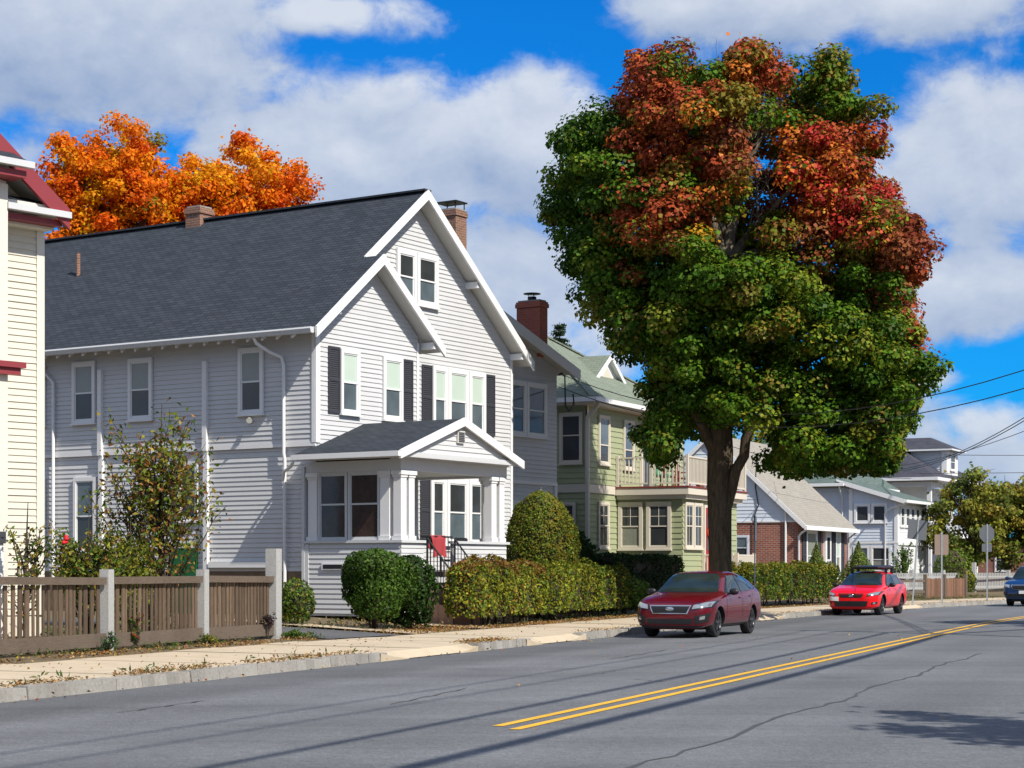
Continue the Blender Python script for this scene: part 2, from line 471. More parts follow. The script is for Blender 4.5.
def clumps(centres, radii, per, colfn, rng, flat=0.75, shell=(0.55, 1.0), up=0.35, jit=0.25, rand=0.5):
    """leaf positions on the shells of many small clumps; colfn(centre) gives the clump's leaf colour"""
    P, N, Cc = [], [], []
    for c, r in zip(centres, radii):
        d = rng.normal(size=(per, 3)); d /= np.linalg.norm(d, axis=1, keepdims=True)
        rad = r * rng.uniform(shell[0], shell[1], size=(per, 1))
        p = d * rad; p[:, 2] *= flat
        P.append(p + c)
        nn = d * 0.9 + rng.normal(size=(per, 3)) * rand; nn[:, 2] += up
        N.append(nn)
        base = np.array(colfn(c))
        if base.ndim == 1:
            base = np.repeat(base[None, :], per, 0)
        j = 1 + rng.normal(size=(per, 1)) * jit
        hue = 1 + rng.normal(size=(per, 3)) * 0.10
        Cc.append(base * np.clip(j, 0.45, 1.7) * hue)
    return np.concatenate(P), np.concatenate(N), np.concatenate(Cc)


# ------------------------------------------------------------------ walls, windows
def clip(poly, k, lim, keep_above):
    out = []
    n = len(poly)
    for i in range(n):
        p, q = poly[i], poly[(i + 1) % n]
        ip = (p[k] >= lim) if keep_above else (p[k] <= lim)
        iq = (q[k] >= lim) if keep_above else (q[k] <= lim)
        if ip: out.append(p)
        if ip != iq:
            t = (lim - p[k]) / (q[k] - p[k])
            out.append((p[0] + t * (q[0] - p[0]), p[1] + t * (q[1] - p[1])))
    return out


SR = random.Random(12)


def siding(mb, P, poly, expo=0.118, d=0.020, base=0.0, mi=0):
    """lap siding as real boards: poly is a convex outline (a, z)"""
    z0 = min(p[1] for p in poly); z1 = max(p[1] for p in poly)
    z = z0; d0 = d
    while z < z1 - 1e-3:
        c = clip(clip(poly, 1, z, True), 1, min(z + expo, z1), False)
        d = d0 * SR.uniform(0.82, 1.15)
        if len(c) >= 3:
            mb.add([P(a, base + d * max(0.0, 1 - (zz - z) / expo), zz) for a, zz in c], [tuple(range(len(c)))], mi)
            lo = [a for a, zz in c if abs(zz - z) < 1e-5]
            if len(lo) >= 2:
                a0, a1 = min(lo), max(lo)
                mb.add([P(a0, base, z), P(a1, base, z), P(a1, base + d, z), P(a0, base + d, z)], [(0, 1, 2, 3)], mi)
        z += expo


def front(y0): return lambda a, o, z: (a, y0 - o, z)
def leftw(x0): return lambda a, o, z: (x0 - o, a, z)
def rightw(x0): return lambda a, o, z: (x0 + o, a, z)


def window(parent, P, a0, a1, z0, z1, cas=0.09, trim='white_trim', up='glass', low='glass', rail=0.52, base=0.020, muntin=False, sill=True, proud=0.06, label=None, split=None):
    mb = MB()
    mb.mbox(P, a0, a0 + cas, base, base + proud, z0, z1)
    mb.mbox(P, a1 - cas, a1, base, base + proud, z0, z1)
    mb.mbox(P, a0 + cas, a1 - cas, base, base + proud, z1 - cas * 1.1, z1)
    mb.mbox(P, a0 + cas, a1 - cas, base, base + proud, z0, z0 + cas * 0.8)
    i0, i1, j0, j1 = a0 + cas, a1 - cas, z0 + cas * 0.8, z1 - cas * 1.1
    zm = j0 + (j1 - j0) * (1 - rail)
    s = 0.035
    for b0, b1, o1 in ((j0, zm, 0.030), (zm, j1, 0.042)):
        mb.mbox(P, i0, i0 + s, base, base + o1, b0, b1); mb.mbox(P, i1 - s, i1, base, base + o1, b0, b1)
    mb.mbox(P, i0 + s, i1 - s, base, base + 0.042, zm, zm + s * 1.2)
    mb.mbox(P, i0 + s, i1 - s, base, base + 0.030, j0, j0 + s * 1.1)
    mb.mbox(P, i0 + s, i1 - s, base, base + 0.042, j1 - s, j1)
    if muntin:
        am = (i0 + i1) / 2
        mb.mbox(P, am - 0.01, am + 0.01, base, base + 0.034, zm + s * 1.2, j1 - s)
        zq = (zm + j1) / 2
        mb.mbox(P, i0 + s, am - 0.01, base, base + 0.032, zq - 0.01, zq + 0.01); mb.mbox(P, am + 0.01, i1 - s, base, base + 0.032, zq - 0.01, zq + 0.01)
        if muntin == 2:
            zq = (zm + j0) / 2
            mb.mbox(P, am - 0.01, am + 0.01, base, base + 0.024, j0 + s * 1.1, zm)
    w = mb.build('window', trim, parent)
    if sill:
        ms = MB(); ms.mbox(P, a0 - 0.03, a1 + 0.03, base, base + proud + 0.035, z0 - 0.05, z0 - 0.002)
        ms.build('sill', trim, w)
    g = MB()
    g.mbox(P, i0 + s, i1 - s, base + 0.004, base + 0.016, j0 + s * 1.1, zm)
    g.build('pane', low, w)
    g = MB()
    g.mbox(P, i0 + s, i1 - s, base + 0.004, base + 0.024, zm + s * 1.2, j1 - s)
    g.build('shade' if up.startswith('shade') else 'pane', up, w)
    if label: w['label'] = label
    return w


def shutter(parent, P, a0, a1, z0, z1, base=0.014, mat='shutter'):
    mb = MB(); s = 0.045
    mb.mbox(P, a0, a0 + s, base, base + 0.045, z0, z1); mb.mbox(P, a1 - s, a1, base, base + 0.045, z0, z1)
    zm = (z0 + z1) / 2
    for b0, b1 in ((z0, z0 + 0.07), (zm - 0.035, zm + 0.035), (z1 - 0.07, z1)):
        mb.mbox(P, a0 + s, a1 - s, base, base + 0.043, b0, b1)
    for b0, b1 in ((z0 + 0.07, zm - 0.035), (zm + 0.035, z1 - 0.07)):
        k = max(4, int((b1 - b0) / 0.05)); h = (b1 - b0) / k
        for i in range(k):
            za = b0 + i * h
            mb.hexa([P(a0 + s, base + 0.036, za), P(a1 - s, base + 0.036, za), P(a1 - s, base + 0.002, za), P(a0 + s, base + 0.002, za),
                     P(a0 + s, base + 0.016, za + h), P(a1 - s, base + 0.016, za + h), P(a1 - s, base + 0.002, za + h), P(a0 + s, base + 0.002, za + h)])
    return mb.build('shutter', mat, parent)


def chimney(parent, x0, x1, y0, y1, z0, z1, mat, pot=None, cap='granite'):
    mb = MB()
    mb.box(x0, x1, y0, y1, z0, z1 - 0.18)
    mb.box(x0 - 0.035, x1 + 0.035, y0 - 0.035, y1 + 0.035, z1 - 0.178, z1 - 0.06)
    mb.box(x0 - 0.015, x1 + 0.015, y0 - 0.015, y1 + 0.015, z1 - 0.058, z1)
    ch = mb.build('chimney', mat, parent)
    cx, cy = (x0 + x1) / 2, (y0 + y1) / 2
    k = MB(); k.box(x0 + 0.03, x1 - 0.03, y0 + 0.03, y1 - 0.03, z1 + 0.001, z1 + 0.05); k.build('crown', cap, ch)
    if pot == 'pot':
        p = MB(); p.lathe([(0.13, 0.05), (0.14, 0.14), (0.13, 0.17), (0.05, 0.17)], (cx, cy, z1), 'z', 14); p.lathe([(0.0, 0.29), (0.27, 0.27), (0.27, 0.25), (0.0, 0.25)], (cx, cy, z1), 'z', 14)
        for a in (0, 2.1, 4.2):
            p.beam((cx + 0.1 * math.cos(a), cy + 0.1 * math.sin(a), z1 + 0.16), (cx + 0.12 * math.cos(a), cy + 0.12 * math.sin(a), z1 + 0.26), 0.015, 0.015)
        p.build('chimney_pot', 'black', ch)
    if pot == 'plate':
        p = MB(); p.box(x0 - 0.02, x1 + 0.02, y0 - 0.02, y1 + 0.02, z1 + 0.22, z1 + 0.26)
        for xx in (x0 + 0.05, x1 - 0.05):
            for yy in (y0 + 0.05, y1 - 0.05):
                p.box(xx - 0.012, xx + 0.012, yy - 0.012, yy + 0.012, z1 + 0.045, z1 + 0.22)
        p.build('rain_cap', 'black', ch)
    return ch


# =================================================================== SETTING
def strip(name, u0, u1, offs, zs, mat, du=1.0, kind='structure', lab=None):
    mb = MB(); us = list(np.arange(u0, u1, du)) + [u1]
    n = len(offs); vs = []
    for u in us:
        for o_, z_ in zip(offs, zs):
            vs.append(C(u, o_, z_))
    fs = [(i * n + k, (i + 1) * n + k, (i + 1) * n + k + 1, i * n + k + 1) for i in range(len(us) - 1) for k in range(n - 1)]
    mb.add(vs, fs)
    o = mb.build(name, mat)
    # all sheets face up
    me = o.data
    if me.polygons[0].normal.z < 0:
        me.flip_normals()
    return tag(o, kind=kind)


def ground_z(off, u=0):
    pts = [(-400, 0.0), (-3.0, 0.02), (-0.9, 0.05), (-0.55, -0.06), (13.05, -0.06), (13.3, 0.08), (16.0, 0.13), (16.6, 0.16), (18.2, 0.22), (21.0, 0.38), (60, 0.5), (400, 0.4)]
    for (a, za), (b, zb) in zip(pts, pts[1:]):
        if off <= b:
            t = (off - a) / (b - a); return za + t * (zb - za)
    return pts[-1][1]


mb = MB()
us = [-300, -100, -40, -20] + list(range(-10, 180, 4)) + [200, 260, 400, 800, 2000]
of = [-1500, -400, -120, -40, -12, -3.0, -0.9, -0.55, 6, 13.05, 13.3, 15, 16.0, 16.6, 18.2, 19.5, 21, 24, 28, 34, 42, 60, 120, 400, 1500]
vs = [C(u, o_, ground_z(o_)) for u in us for o_ in of]
n = len(of)
mb.add(vs, [(i * n + k, (i + 1) * n + k, (i + 1) * n + k + 1, i * n + k + 1) for i in range(len(us) - 1) for k in range(n - 1)])
g = mb.build('ground', 'soil'); tag(g, kind='structure')
if g.data.polygons[len(g.data.polygons) // 2].normal.z < 0: g.data.flip_normals()

strip('road', -30, 175, [-0.5, 3, 6.3, 10, 13.02], [0.0, 0.02, 0.035, 0.02, 0.0], 'asphalt')
for k, oo in enumerate((6.42, 6.14)):
    u_start = 16.6 if k == 0 else 16.3
    strip('road_marking', u_start, 170, [oo - 0.055, oo + 0.055], [0.040, 0.040], 'yellow')
# tar seam and cracks in the asphalt
rs = random.Random(3)
mb = MB(); pts = []
for i in range(64):
    u = 6 + i * 0.45
    pts.append((u, 4.15 + 0.05 * math.sin(i * 0.5) + rs.uniform(-0.05, 0.05), 0.010 + rs.uniform(0, 0.018)))
for (u0, v0, w0), (u1, v1, w1) in zip(pts, pts[1:]):
    def zz(v): return 0.0 + 0.02 * (v / 3 if v < 3 else 1) + (0.015 * (v - 3) / 3.3 if v > 3 else 0) + 0.004
    mb.add([S(u0, v0 - w0, zz(v0)), S(u1, v1 - w1, zz(v1)), S(u1, v1 + w1, zz(v1)), S(u0, v0 + w0, zz(v0))], [(0, 1, 2, 3)])
for (ua, va, ub, vb) in ((19, 8.6, 22, 8.9), (24, 6.9, 24.6, 7.6), (30, 9.6, 34, 9.75), (17, 10.8, 19, 10.9)):
    for i in range(10):
        t0, t1 = i / 10, (i + 1) / 10
        v0 = va + (vb - va) * t0 + 0.03 * math.sin(i * 2.1); v1 = va + (vb - va) * t1 + 0.03 * math.sin((i + 1) * 2.1)
        zz = 0.035 - 0.015 * (max(v0, v1) - 6.3) / 3.7 + 0.005
        w = 0.008 + 0.006 * (i % 3)
        mb.add([S(ua + (ub - ua) * t0, v0 - w, zz), S(ua + (ub - ua) * t1, v1 - w, zz), S(ua + (ub - ua) * t1, v1 + w, zz), S(ua + (ub - ua) * t0, v0 + w, zz)], [(0, 1, 2, 3)])
o = mb.build('pavement', 'seam', fix=False); tag(o, kind='structure')
if o.data.polygons[0].normal.z < 0: o.data.flip_normals()

# sidewalk slabs with open joints, lowered to the road at the drives
LOW = [(28.6, 32.6), (35.5, 38.6), (54.0, 57.5), (72.5, 75.5)]


def lowered(u): return any(a <= u < b for a, b in LOW)


mb = MB(); u = -12.0
while u < 150:
    w = 1.52
    dz = rs.uniform(-0.006, 0.006)
    mid = u + w / 2
    inner = 13.22
    cs = []
    for uu in (u + 0.006, u + w - 0.006):
        cs.append([C(uu, inner, 0.13 + dz), C(uu, 14.1, 0.138 + dz), C(uu, 16.5 if uu < 34 else 15.95, 0.152 + dz)])
    vs = cs[0] + cs[1]
    mb.add(vs, [(0, 3, 4, 1), (1, 4, 5, 2)])
    u += w
for a_, b_ in LOW:                                   # dropped crossings: the slab runs down to the road
    k = 8
    for i in range(k):
        ua, ub = a_ - 0.3 + (b_ - a_ + 0.6) * i / k, a_ - 0.3 + (b_ - a_ + 0.6) * (i + 1) / k
        ea, eb = [min(1.0, max(0.0, (0.9 - min(x - a_ + 0.3, b_ + 0.3 - x)) / 0.9)) for x in (ua, ub)]
        mb.add([C(ua, 12.99, 0.012 + 0.12 * ea), C(ub, 12.99, 0.012 + 0.12 * eb), C(ub, 13.225, 0.134), C(ua, 13.225, 0.134)], [(0, 1, 2, 3)])
        if ea > 0 or eb > 0: mb.add([C(ua, 12.99, -0.02), C(ub, 12.99, -0.02), C(ub, 12.99, 0.012 + 0.12 * eb), C(ua, 12.99, 0.012 + 0.12 * ea)], [(0, 1, 2, 3)])
o = mb.build('sidewalk', 'concrete', fix=False); tag(o, kind='structure')
if o.data.polygons[0].normal.z < 0: o.data.flip_normals()
strip('sidewalk_bed', -12, 150, [13.2, 16.6], [0.112, 0.128], 'soil', 1.5)

mb = MB(); u = -12.0
while u < 150:
    w = rs.uniform(1.5, 2.4)
    for a_, b_ in LOW:
        if u < a_ < u + w: w = a_ - u
        if a_ <= u < b_: u = b_
    if not lowered(u + 0.1) and not lowered(u + w - 0.1) and w > 0.4:
        z1 = 0.15 + rs.uniform(-0.015, 0.012); j = rs.uniform(-0.015, 0.015)
        a, b = u + 0.012, u + w - 0.012
        k = 6
        for i in range(k):
            ua, ub = a + (b - a) * i / k, a + (b - a) * (i + 1) / k
            r0 = rs.uniform(-0.012, 0.012)
            lo = [C(ua, 12.98 + j, -0.05), C(ub, 12.98 + j, -0.05), C(ub, 13.2, -0.05), C(ua, 13.2, -0.05)]
            hi = [C(ua, 13.0 + j + r0, z1), C(ub, 13.0 + j + r0, z1), C(ub, 13.2, z1), C(ua, 13.2, z1)]
            mb.hexa(lo + hi)
    u += w
o = mb.build('kerb', 'granite'); tag(o, kind='structure')

mb = MB()
mb.add([C(33.2, 16.3, 0.166), C(35.9, 15.98, 0.166), C(36.3, 19.5, 0.32), C(33.35, 19.5, 0.32), C(33.35, 24, 0.42), C(36.4, 24, 0.42)], [(0, 1, 2, 3), (3, 2, 5, 4)])
o = mb.build('driveway', 'driveway', fix=False); tag(o, kind='structure')
if o.data.polygons[0].normal.z < 0: o.data.flip_normals()
mb = MB()
mb.add([C(36.5, 15.97, 0.166), C(37.8, 15.97, 0.166), C(37.4, 20.6, 0.41), C(36.6, 20.6, 0.41)], [(0, 1, 2, 3)])
mb.add([C(40.4, 15.97, 0.166), C(41.3, 15.97, 0.166), C(41.4, 18.0, 0.25), C(40.5, 18.0, 0.25)], [(0, 1, 2, 3)])
o = mb.build('path', 'concrete', fix=False); tag(o, kind='structure')
if o.data.polygons[0].normal.z < 0: o.data.flip_normals()
strip('near_sidewalk', -30, 150, [-3.2, -0.75], [0.14, 0.13], 'concrete', 2.0)
mb = MB(); u = -30
while u < 150:
    mb.hexa([C(u + .01, -0.74, -0.05), C(u + 1.99, -0.74, -0.05), C(u + 1.99, -0.5, -0.05), C(u + .01, -0.5, -0.05), C(u + .01, -0.74, .14), C(u + 1.99, -0.74, .14), C(u + 1.99, -0.52, .14), C(u + .01, -0.52, .14)]); u += 2
tag(mb.build('near_kerb', 'granite'), kind='structure')


def ground_leaves(name, areas, mat='litter', label=None, size=0.055, seed=3, blades=False):
    """fallen leaves and tufts: stuff nobody could count. areas: (u0,u1,off0,off1,z,count,palette)"""
    rng = np.random.default_rng(seed)
    P, N, Cc = [], [], []
    for u0, u1, o0, o1, z, cnt, pal in areas:
        cnt = int(cnt * (1.0 if blades else 1.6)); uu = rng.uniform(u0, u1, cnt); ov = (o0 + o1) / 2 + (o1 - o0) / 2 * np.clip(rng.normal(size=cnt) * 0.5, -1, 1)
        keep = (np.sin(uu * 1.7 + 1.3) + np.sin(uu * 3.9) * 0.7 + rng.normal(size=cnt) * 0.6) > -0.35
        uu, ov = uu[keep], ov[keep]; cnt = len(uu)
        if blades == 'tuft':
            pass
        pts = np.array([tuple(C(a, b, 0)) for a, b in zip(uu, ov)])
        h = rng.random(cnt) ** 2 * (0.10 if blades else 0.05)
        pts[:, 2] = np.array([max(z, ground_z(b)) for b in ov]) + 0.012 + h
        P.append(pts)
        nn = rng.normal(size=(cnt, 3)) * (0.9 if blades else 0.45)
        nn[:, 2] += 0.2 if blades else 1.0
        N.append(nn)
        pal = np.array(pal); Cc.append(pal[rng.integers(0, len(pal), cnt)] * rng.uniform(0.6, 1.4, (cnt, 1)))
    o = leaf_mesh(name, mat, np.concatenate(P), np.concatenate(N), size, np.concatenate(Cc), aspect=0.6 if not blades else 0.25, seed=seed)
    tag(o, label=label, kind='stuff')
    return o


BRN = [(0.20, 0.11, 0.04), (0.26, 0.15, 0.05), (0.13, 0.075, 0.035), (0.32, 0.19, 0.05), (0.22, 0.06, 0.03), (0.36, 0.22, 0.03)]
TAN = [(0.30, 0.20, 0.09), (0.24, 0.15, 0.07), (0.36, 0.25, 0.11)]
GRS = [(0.06, 0.10, 0.02), (0.09, 0.13, 0.03), (0.045, 0.085, 0.015), (0.16, 0.15, 0.05)]
ground_leaves('fallen_leaves', [
    (14, 28.5, 13.05, 13.5, 0.15, 1500, TAN + BRN[:2]), (32.7, 35.4, 13.0, 13.6, 0.14, 500, TAN + BRN),
    (14, 33, 16.3, 17.15, 0.155, 2600, BRN + TAN), (36.3, 41, 15.8, 17.6, 0.16, 2400, BRN + TAN[:1]), (41, 56, 15.7, 16.5, 0.16, 2800, BRN + TAN),
    (39, 54, 13.0, 13.5, 0.14, 700, TAN), (56, 78, 15.6, 16.4, 0.16, 1600, BRN + TAN), (57, 90, 13.0, 13.6, 0.14, 700, TAN + BRN),
    (10, 80, 12.4, 13.0, 0.015, 260, BRN), (20, 60, 13.2, 17, 0.15, 240, BRN), (10, 55, 2, 12.5, 0.04, 50, BRN)],
    label='brown and tan fallen leaves along the sidewalk edges', size=0.05, seed=5)
ground_leaves('grass', [
    (14, 33, 16.9, 17.5, 0.15, 1400, GRS), (33, 33.6, 16.6, 17.2, 0.15, 200, GRS), (14, 34, 17.4, 21, 0.2, 9000, GRS), (36, 41, 17, 20, 0.2, 1200, GRS + TAN),
    (42, 66, 16.4, 22, 0.2, 6000, GRS), (76, 98, 15.6, 19.5, 0.16, 6000, GRS + TAN[:1]), (27.6, 28.8, 16.5, 17.2, 0.15, 250, GRS), (14, 28, 13.2, 13.5, .15, 250, GRS)],
    mat='leaf', label='patchy green and dry grass behind the sidewalk', size=0.10, seed=6, blades=True)

# =================================================================== GREY GABLED HOUSE
H1 = thing('gabled_house', 'pale grey clapboard house with charcoal roof, white rakes and a columned front porch', 'house', (-4.721, 46.0, 0.0), R(56.9126))
TOP = lambda t: 11.5 - 0.78 * abs(t - 4.78)
FS, LS = front(0.0), leftw(0.0)
FM = front(0.6)
w = MB()
small = [(0, 0.35), (4.16, 0.35), (4.16, TOP(2.05) - .78 * 2.11 - 0.16), (2.05, TOP(2.05) - 0.16), (0, TOP(0) - 0.16)]
main = [(0, 0.35), (9.55, 0.35), (9.55, TOP(9.55) - 0.16), (4.78, 11.34), (0, TOP(0) - 0.16)]
w.prism([(a if a > 0 else 0.006, 0.006, z) for a, z in small], (0, 0.58, 0))
w.prism([(a if a > 0 else 0.006, 0.606, z) for a, z in main], (0, 15.4, 0))
siding(w, FS, [(0.0, 1.5), (4.16, 1.5), small[2], small[3], small[4]])
siding(w, FM, [(0.0, 1.5), (9.55, 1.5), main[2], main[3], main[4]])
siding(w, rightw(4.16), [(0.0, 1.5), (0.6, 1.5), (0.6, 7.5), (0.0, 7.5)])
siding(w, LS, [(0.0, 1.47), (16.0, 1.47), (16.0, 4.5), (0.0, 4.5)])
siding(w, LS, [(0.0, 4.59), (16.0, 4.59), (16.0, 7.55), (0.0, 7.55)], base=0.05)
siding(w, rightw(9.55), [(0.6, 1.5), (2.0, 1.5), (2.0, 7.5), (0.6, 7.5)])
wall1 = w.build('wall', 'grey_siding', H1, fix=False)
t_ = MB()                                            # belt and corner boards
t_.mbox(LS, 0.0, 16.0, 0.012, 0.075, 4.505, 4.588)
t_.mbox(LS, -0.002, 0.10, 0.06, 0.085, 4.59, 7.5)
t_.mbox(FS, -0.082, 0.09, 0.018, 0.03, 4.59, 7.6)
t_.mbox(FS, 4.08, 4.175, 0.018, 0.032, 3.9, 7.4)
t_.mbox(FM, 9.45, 9.565, 0.018, 0.034, 1.5, 7.5)
t_.mbox(LS, 0.0, 0.12, 0.018, 0.034, 1.47, 4.5)
t_.build('corner_board', 'white_trim', H1)
f = MB(); f.box(-0.02, 9.5, -0.02, 16.02, 0.0, 1.468); f.box(6.5, 14.2, 1.97, 14.0, 0.0, 1.4)
f.build('foundation', 'stone_foundation', H1)

rf = MB()
TH = 0.13
rf.slab([(-0.6, -0.45, TOP(-0.6)), (2.05, -0.45, TOP(2.05)), (2.05, 16.4, TOP(2.05)), (-0.6, 16.4, TOP(-0.6))], TH)
rf.slab([(2.05, 0.15, TOP(2.05)), (4.78, 0.15, 11.5), (4.78, 16.4, 11.5), (2.05, 16.4, TOP(2.05))], TH)
rf.slab([(4.78, 0.15, 11.5), (9.95, 0.15, TOP(9.95)), (9.95, 16.4, TOP(9.95)), (4.78, 16.4, 11.5)], TH)
sr = lambda t: TOP(2.05) - 0.78 * (t - 2.05)
rf.slab([(2.05, -0.45, sr(2.05)), (4.68, -0.45, sr(4.68)), (4.68, 0.58, sr(4.68)), (2.05, 0.58, sr(2.05))], TH)
rf.beam((4.78, 0.12, 11.51), (4.78, 16.42, 11.51), 0.30, 0.05, 0)
roof1 = rf.build('roof', ['dark_roof', 'soffit'], H1)


def rake(parent, t0, z0, t1, z1, s0, s1, h=0.26, up=0.02, mat='white_trim', name='rake_board'):
    mb = MB()
    mb.prism([(t0, s0, z0 + up - h), (t1, s0, z1 + up - h), (t1, s0, z1 + up), (t0, s0, z0 + up)], (0, s1 - s0, 0))
    return mb.build(name, mat, parent)


rake(H1, -0.62, TOP(-0.62), 2.05, TOP(2.05), -0.51, -0.452)
rake(H1, 2.05, sr(2.05), 4.70, sr(4.70), -0.51, -0.452)
rake(H1, 2.055, TOP(2.055), 4.78, 11.5, 0.09, 0.148)
rake(H1, 4.78, 11.5, 9.98, TOP(9.98), 0.09, 0.148)
gt = MB()
gt.prism([(-0.61, 0, TOP(-.6) - 0.01), (-0.74, 0, TOP(-.6) - 0.01), (-0.76, 0, TOP(-.6) - 0.05), (-0.72, 0, TOP(-.6) - 0.15), (-0.61, 0, TOP(-.6) - 0.15)], (0, 16.8, 0))
gt.v = [(x, y - 0.40, z) for x, y, z in gt.v]
gt.build('gutter', 'grey_trim', H1)
tail_proto = None
for i in range(34):
    s_ = 0.25 + i * 0.47
    if tail_proto is None:
        b = MB()
        b.prism([(-0.60, 0, TOP(-0.60) - TH - 0.005), (-0.60, 0, TOP(-0.60) - TH - 0.10), (-0.02, 0, TOP(-0.02) - TH - 0.13), (-0.02, 0, TOP(-0.02) - TH - 0.005)], (0, 0.07, 0))
        tail_proto = b.build('rafter_tail', 'white_trim', H1, loc=(0, s_, 0))
    else:
        c = tail_proto.copy(); COL.objects.link(c); c.location = (0, s_, 0)
for t0, y0, fn in ((4.35, -0.4, sr), (7.25, 0.2, TOP), (9.5, 0.2, TOP), (0.35, -0.4, TOP)):
    b = MB(); z = fn(t0) - TH - 0.13
    b.box(t0 - 0.07, t0 + 0.07, y0 - 0.02, y0 + 0.39, z - 0.07, z + 0.10)
    b.build('purlin_end', 'white_trim', H1)
# downspouts and wall pipes
def pipe(parent, path, r=0.045, mat='white_trim', name='downspout', n=8):
    b = MB(); b.tube(path, r, n); return b.build(name, mat, parent)
pipe(H1, [(-0.66, 1.45, 7.17), (-0.60, 1.40, 7.02), (-0.35, 1.2, 6.82), (-0.16, 0.98, 6.70), (-0.14, 0.93, 6.5), (-0.14, 0.93, 4.35), (-0.10, 0.93, 4.2), (-0.10, 0.93, 0.9)])
pipe(H1, [(-0.66, 9.9, 7.17), (-0.5, 9.8, 6.95), (-0.2, 9.1, 6.72), (-0.14, 8.9, 6.5), (-0.14, 8.9, 1.3)])
for s_ in (3.52, 7.19):
    b = MB(); b.mbox(LS, s_ - 0.07, s_ + 0.07, 0.02, 0.15, 4.59, 6.75); b.mbox(LS, s_ - 0.07, s_ + 0.07, 0.02, 0.11, 1.5, 4.5); b.mbox(LS, s_ - 0.075, s_ + 0.075, 0.076, 0.155, 4.5, 4.6)
    b.build('pipe_cover', 'white_trim', H1)
b = MB(); b.mbox(LS, 1.15, 3.4, 0.02, 0.13, 1.56, 1.70); b.build('pipe_cover', 'white_trim', H1)
# side windows
for (a0, a1, z0, z1, up, low) in ((1.61, 2.42, 5.36, 7.0, 'shade_dim', 'glass'), (5.34, 6.18, 5.38, 6.97, 'shade_dim', 'glass'), (7.38, 8.22, 5.38, 7.0, 'shade_dim', 'glass'), (9.24, 10.0, 5.38, 7.0, 'glass_blue', 'glass'), (12.2, 13.0, 5.38, 7.0, 'shade_dim', 'glass')):
    window(H1, LS, a0, a1, z0, z1, up=up, low=low, base=0.072)
window(H1, LS, 7.40, 8.22, 1.95, 3.95, up='glass_blue', low='glass')
window(H1, LS, 3.80, 4.48, 2.75, 4.25, up='glass', low='glass')
window(H1, LS, 9.3, 9.95, 2.2, 3.95, up='glass', low='glass')
d = MB(); d.mbox(LS, 3.85, 4.72, 0.0, 0.06, 0.3, 2.05)
dr = d.build('door', 'door_green', H1)
d = MB(); d.mbox(LS, 3.92, 3.98, 0.062, 0.11, 1.2, 1.26); d.build('handle', 'metal', dr)
# front windows and shutters
GL = [('shade', 'glass_blue')]
window(H1, FS, 0.86, 1.62, 5.36, 6.95, up='shade', low='glass_blue')
window(H1, FS, 2.60, 3.42, 5.33, 6.93, up='shade', low='glass_blue')
shutter(H1, FS, 0.40, 0.84, 5.34, 6.97)
shutter(H1, FS, 3.44, 3.88, 5.30, 6.93)
shutter(H1, FM, 5.13, 5.57, 5.25, 6.98)
shutter(H1, FM, 8.16, 8.62, 5.25, 6.98)
for a0, a1 in ((5.59, 6.30), (6.32, 7.30), (7.32, 8.13)):
    window(H1, FM, a0, a1, 5.27, 7.0, up='shade', low='glass_blue', cas=0.12)
for a0, a1 in ((3.98, 4.85), (4.87, 5.84)):
    window(H1, FM, a0, a1, 8.55, 9.93, up='glass', low='glass_blue', cas=0.12)
for a0, a1 in ((5.50, 6.22), (6.24, 7.28), (7.30, 8.05)):
    window(H1, FM, a0, a1, 2.2, 4.0, up='glass', low='glass_blue', cas=0.13)
shutter(H1, FM, 5.06, 5.48, 2.2, 3.98)
shutter(H1, FM, 8.07, 8.5, 2.2, 3.98)
b = MB(); b.mbox(LS, 2.0, 2.12, 0.05, 0.09, 5.14, 5.26); lm = b.build('wall_lamp', 'white_trim', H1)
b = MB(); b.tube([(-0.08, 2.06, 5.2), (-0.17, 2.0, 5.24), (-0.27, 1.92, 5.18)], [0.03, 0.035, 0.075], 10); b.build('lamp_head', 'soffit', lm)
# side wing under a low roof
w = MB(); FW = front(2.0)
WT = lambda t: 12.29 - 0.31 * t
w.prism([(9.3, 2.006, 0.4), (14.2, 2.006, 0.4), (14.2, 2.006, WT(14.2) - 0.15), (9.3, 2.006, WT(9.3) - 0.15), (6.3, 2.006, WT(6.3) - 0.2), (6.3, 2.006, 7.4), (9.3, 2.006, 7.4)], (0, 12, 0))
siding(w, FW, [(9.56, 1.4), (14.2, 1.4), (14.2, 4.1), (9.56, 4.1)], expo=0.13)
siding(w, FW, [(9.56, 4.2), (14.2, 4.2), (14.2, WT(14.2) - .15), (9.56, WT(9.56) - .15)], expo=0.13, base=0.03)
siding(w, FW, [(6.6, 8.2), (9.55, 8.0), (9.55, WT(9.55) - .15), (6.6, WT(6.6) - .15)], expo=0.13)
siding(w, rightw(14.2), [(2.0, 1.4), (14, 1.4), (14, WT(14.2) - .15), (2.0, WT(14.2) - .15)], expo=0.13)
w.build('wing_wall', 'grey_siding', H1, fix=False)
b = MB(); b.mbox(FW, 9.56, 14.22, 0.01, 0.06, 4.1, 4.2); b.mbox(FW, 14.08, 14.215, 0.02, 0.055, 1.4, 4.1); b.build('corner_board', 'white_trim', H1)
rf = MB()
rf.slab([(6.25, 1.5, WT(6.25)), (14.75, 1.5, WT(14.75)), (14.75, 14.4, WT(14.75)), (6.25, 14.4, WT(6.25))], 0.13)
roof1b = rf.build('wing_roof', ['dark_roof', 'soffit'], H1)
rake(H1, 6.6, WT(6.6), 14.78, WT(14.78), 1.44, 1.498, h=0.32)
for a0, a1 in ((11.3, 12.38), (12.42, 13.55)):
    window(H1, FW, a0, a1, 5.55, 7.2, up='glass', low='glass', cas=0.11, base=0.045)
